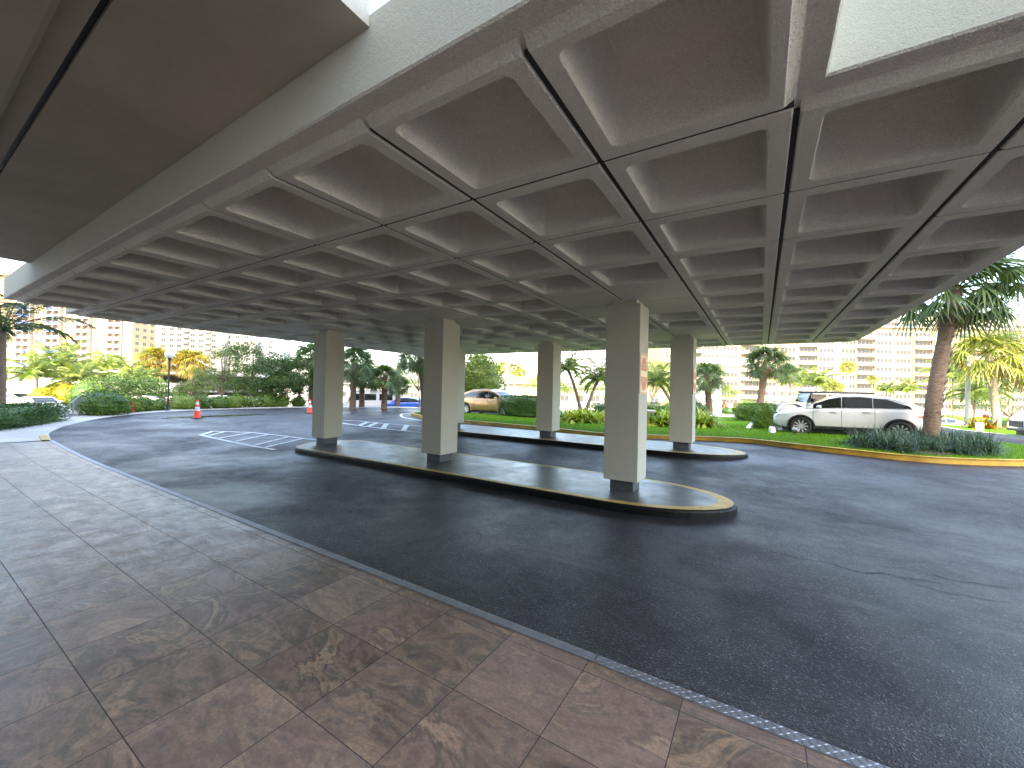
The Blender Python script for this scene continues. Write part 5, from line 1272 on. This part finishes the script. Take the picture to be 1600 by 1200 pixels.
def put_windows(t, spots, me, cap=100, label=None):
    """the first hundred as parts, whatever is left as one merged part"""
    for x, z in spots[:cap]: link_mesh('window', me, t, (x, 0, z))
    if spots[cap:]:
        m = MB(); v = [q.co.copy() for q in me.vertices]; F_ = [tuple(p.vertices) for p in me.polygons]; I_ = [p.material_index for p in me.polygons]
        for x, z in spots[cap:]:
            n0 = len(m.v); m.v += [(q.x + x, q.y, q.z + z) for q in v]; m.f += [tuple(i + n0 for i in f) for f in F_]; m.m += I_
        o = m.build('more_windows', list(me.materials), t); o['kind'] = 'stuff'
# long cream building on the right
t, w_, h, z0 = facade_box('long cream apartment building with bands of dark windows beyond the far lawn', 'apartment_building', 1035, 1680, 128, 512, MT['cream'], 16)
fl = 2.83; nf = 9; bay = 6.15; spots = []; wm = win_mesh(4.9, 1.45, 3, 'cream2')
for r_ in range(nf):
    for c in range(int(w_ / bay)):
        x = bay * (c + .5) + (1.0 if c % 5 == 4 else 0); z = 1.9 + r_ * fl
        if z + 1.6 < h - 1: spots.append((x, z))
spots.sort(key=lambda s: abs(s[0] - 86) * .8 + abs(s[1] - 15) * 1.2); put_windows(t, spots, wm)
m = MB(); m.box(-bay / 2 + .1, bay / 2 - .1, -1.35, -.02, 0, .12); m.box(-bay / 2 + .1, bay / 2 - .1, -1.35, -1.25, .12, 1.07); bme = m.mesh('balcony', [MT['cream2']])
for r_ in range(nf):
    if .9 + r_ * fl > h - 2: break
    for c in range(1, int(w_ / bay), 3): link_mesh('balcony', bme, t, (bay * (c + .5), 0, .78 + r_ * fl))
m = MB()
for c in range(0, int(w_ / bay) + 1): m.box(bay * c - .22, bay * c + .22, -.35, -.02, 0, h - 1.2)
m.build('pier', MT['cream'], t)
m = MB(); m.box(-.4, w_ + .4, -.8, 16, h, h + .5); m.build('roof', MT['cream2'], t)
t2, w2, h2, z2 = facade_box('penthouse storey with a trellis on top of the long cream building', 'penthouse_block', 1290, 1650, 133, 494, MT['cream2'], 10, base=z0 + h + .45)
put_windows(t2, [(3 + 6.2 * i, .8) for i in range(int(w2 / 6.2))], win_mesh(4.6, 1.4, 1, 'cream'))
# left tower with blue and brown balconies
t, w_, h, z0 = facade_box('tall yellow apartment tower with blue glass balconies on the left', 'apartment_tower', -60, 192, 159, 432, MT['yellow_wall'], 11)
mpx = 159 / F_PX; o0 = -60
wm = win_mesh(1.5, 1.3, 1, 'cream2'); fl = 2.8; nf = min(13, int(h / fl) - 1); spots = []
for r_ in range(nf):
    for px in (10, 22, 55, 66, 101, 112, 148, 160):
        spots.append(((px - o0) * mpx, 5.2 + r_ * fl))
put_windows(t, [s for s in spots if s[1] + 1.5 < h], wm)
def balc(w_, rail, back, parts=2):
    m = MB(); m.box(-w_ / 2, w_ / 2, -.10, .02, .25, 2.45); m.cur = 1; m.box(-w_ / 2, w_ / 2, -1.3, -.101, 0, .16)
    for k in range(parts + 1): x = -w_ / 2 + w_ * k / parts; m.box(x - .12, x + .12, -1.31, -.101, .16, 2.8)
    m.cur = 2; m.box(-w_ / 2 + .121, w_ / 2 - .121, -1.27, -1.23, .162, 1.2); m.cur = 1; m.box(-w_ / 2 + .122, w_ / 2 - .122, -1.29, -1.21, 1.21, 1.28)
    return m.mesh('balcony', [MT[back], MT['white_wall'], MT[rail]])
sm_ = MB(); v = [q.co.copy() for q in wm.vertices]; F_ = [tuple(q.vertices) for q in wm.polygons]; I_ = [q.material_index for q in wm.polygons]
for r_ in range(12):
    for yy in (2.2, 5.5, 8.8):
        n0 = len(sm_.v); sm_.v += [((206 - o0) * mpx - q.y, yy - .6 + q.x, q.z + 5.2 + r_ * fl) for q in v]; sm_.f += [tuple(i + n0 for i in f) for f in F_]; sm_.m += I_
sm_.build('side_windows', list(wm.materials), t)['kind'] = 'stuff'
bb = balc(5.3, 'blue_glass', 'shaded_brown_recess'); br_ = balc(5.3, 'white_wall', 'shaded_brown_recess')
n = 0
for r_ in range(13):
    for px, me in ((38, bb), (84, bb), (130, br_), (180, br_)):
        z = 3.8 + r_ * fl
        if z + 2.8 > h: continue
        link_mesh('balcony', me, t, ((px - o0) * mpx, 0, z))
m = MB(); m.box(-.4, w_ + .4, -.9, 11.2, h, h + .8); m.build('roof', MT['roof_tile'], t)
m = MB(); m.box((192 - o0) * mpx - .01, (206 - o0) * mpx, -.6, 10, 0, h - 2); m.build('stair_tower', MT['cream'], t)
t, w_, h, z0 = facade_box('white apartment block with square windows behind the sunlit palms', 'apartment_block', 244, 345, 205, 480, MT['white_wall'], 7)
k = 205 / F_PX; put_windows(t, [(x * k, 5 + r_ * 2.9) for x in (9, 22, 34, 55, 68, 88) for r_ in range(12)], win_mesh(2.3, 1.5, 1, 'white_wall'))
for r_ in range(11): m = MB(); m.box(40 * k, 50 * k, -1.3, -.02, 4.2 + r_ * 2.9, 5.3 + r_ * 2.9); m.box(74 * k, 84 * k, -1.3, -.02, 4.2 + r_ * 2.9, 5.3 + r_ * 2.9); m.build('balcony', MT['cream2'], t)
t, w_, h, z0 = facade_box('lower white block behind the open-branched tree', 'apartment_block', 345, 397, 210, 522, MT['white_wall'], 7)
k = 210 / F_PX; put_windows(t, [(x * k, 5 + r_ * 2.9) for x in (10, 24, 38) for r_ in range(9)], win_mesh(2.3, 1.5, 1, 'white_wall'))
t, w_, h, z0 = facade_box('pale narrow block left of the leftmost column', 'apartment_block', 397, 442, 240, 530, MT['hazy_wall'], 7)
k = 240 / F_PX; put_windows(t, [(24 * k, 5 + r_ * 3) for r_ in range(9)], win_mesh(2.3, 1.5, 1, 'white_wall'))
t, w_, h, z0 = facade_box('hazy pale distant tower above the bronze car', 'distant_tower', 716, 783, 420, 540, MT['hazy_wall'], 20, 'distant towers')
k = 420 / F_PX; put_windows(t, [(x * k, 8 + r_ * 3.4) for r_ in range(9, 13) for x in range(4, 64, 5)], win_mesh(2.2, 1.6, 0, 'hazy_wall'))
t, w_, h, z0 = facade_box('orange and cream distant tower left of the hedge column', 'distant_tower', 824, 846, 380, 545, MT['cream2'], 14, 'distant towers')
m = MB(); k = 380 / F_PX; m.box(9 * k, 15 * k, -.8, -.02, 0, h); m.build('orange_strip', MT['orange_wall'], t)
put_windows(t, [(x * k, 8 + r_ * 3.2) for x in (3, 6, 18) for r_ in range(3, 15)], win_mesh(1.6, 1.6, 0, 'cream2'))
t, w_, h, z0 = facade_box('wide pale distant tower with rows of windows behind the date palms', 'distant_tower', 888, 960, 330, 545, MT['hazy_wall'], 20, 'distant towers')
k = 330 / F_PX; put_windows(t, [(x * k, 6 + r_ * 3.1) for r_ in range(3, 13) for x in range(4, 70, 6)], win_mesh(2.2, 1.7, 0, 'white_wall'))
t, w_, h, z0 = facade_box('slim cream tower beside the orange distant tower', 'distant_tower', 818, 826, 400, 572, MT['cream2'], 12, 'distant towers')
k = 400 / F_PX; put_windows(t, [(x * k, 6 + r_ * 3.4) for x in (2, 6) for r_ in range(8)], win_mesh(1.6, 1.6, 0, 'cream2'))
# low sunny buildings across the middle distance
for px0, px1, d, yt, wall, roof, lab in ((700, 775, 105, 604, 'white_wall', None, 'low white flat building behind the bronze car'), (790, 862, 110, 601, 'cream2', 'roof_tile', 'low cream house with a terracotta roof beyond the hedge'), (868, 1010, 88, 607, 'white_wall', None, 'long low white building behind the date palms'), (500, 700, 95, 602, 'white_wall', None, 'long low white building beyond the van and the blue car'), (1010, 1064, 100, 600, 'cream', None, 'low cream building behind the green bench'), (330, 480, 85, 598, 'white_wall', None, 'low white building behind the left grove')):
    t, w_, h, z0 = facade_box(lab, 'low_building', px0, px1, d, yt, MT[wall], 12, 'low buildings in the middle distance')
    m = MB()
    if roof: m.grid([[(-.6, -.8, h), (w_ + .6, -.8, h)], [(1.5, 6, h + 1.9), (w_ - 1.5, 6, h + 1.9)], [(-.6, 12.8, h), (w_ + .6, 12.8, h)]]); m.build('roof', MT['roof_tile'], t)
    else: m.box(-.3, w_ + .3, -.6, 12.3, h, h + .35); m.build('roof', MT['white_wall'], t)
    put_windows(t, [(2 + 3.4 * i, 2.0) for i in range(int((w_ - 3) / 3.4))], win_mesh(1.9, 1.4, 1, 'white_wall'))
# parking deck on the left
p = far(-70, 56); t = thing('parking_deck', 'two-level parking deck with a white parapet and dark openings behind the sunlit palms', 'parking deck', (p.x, p.y, p.z), ra)
w_ = (320 + 70) / F_PX * 56
m = MB(); m.box(0, w_, 0, .3, 2.1, 3.35); m.box(0, w_, .301, 16, 2.1, 2.4); m.build('parapet', MT['white_wall'], t)
m = MB(); m.box(0, w_, 0, 16, 4.6, 4.9); m.build('roof_slab', MT['concrete'], t)
for i in range(int(w_ / 4.4)):
    m = MB(); m.box(1.5 + i * 4.4, 1.95 + i * 4.4, .35, .8, -.3, 2.1); m.box(1.5 + i * 4.4, 1.95 + i * 4.4, .35, .8, 2.4, 4.6); m.build('pillar', MT['cream'], t)
m = MB(); m.box(0, w_, 15.5, 16, -.3, 4.6); m.build('back_wall', MT['dark_metal'], t)
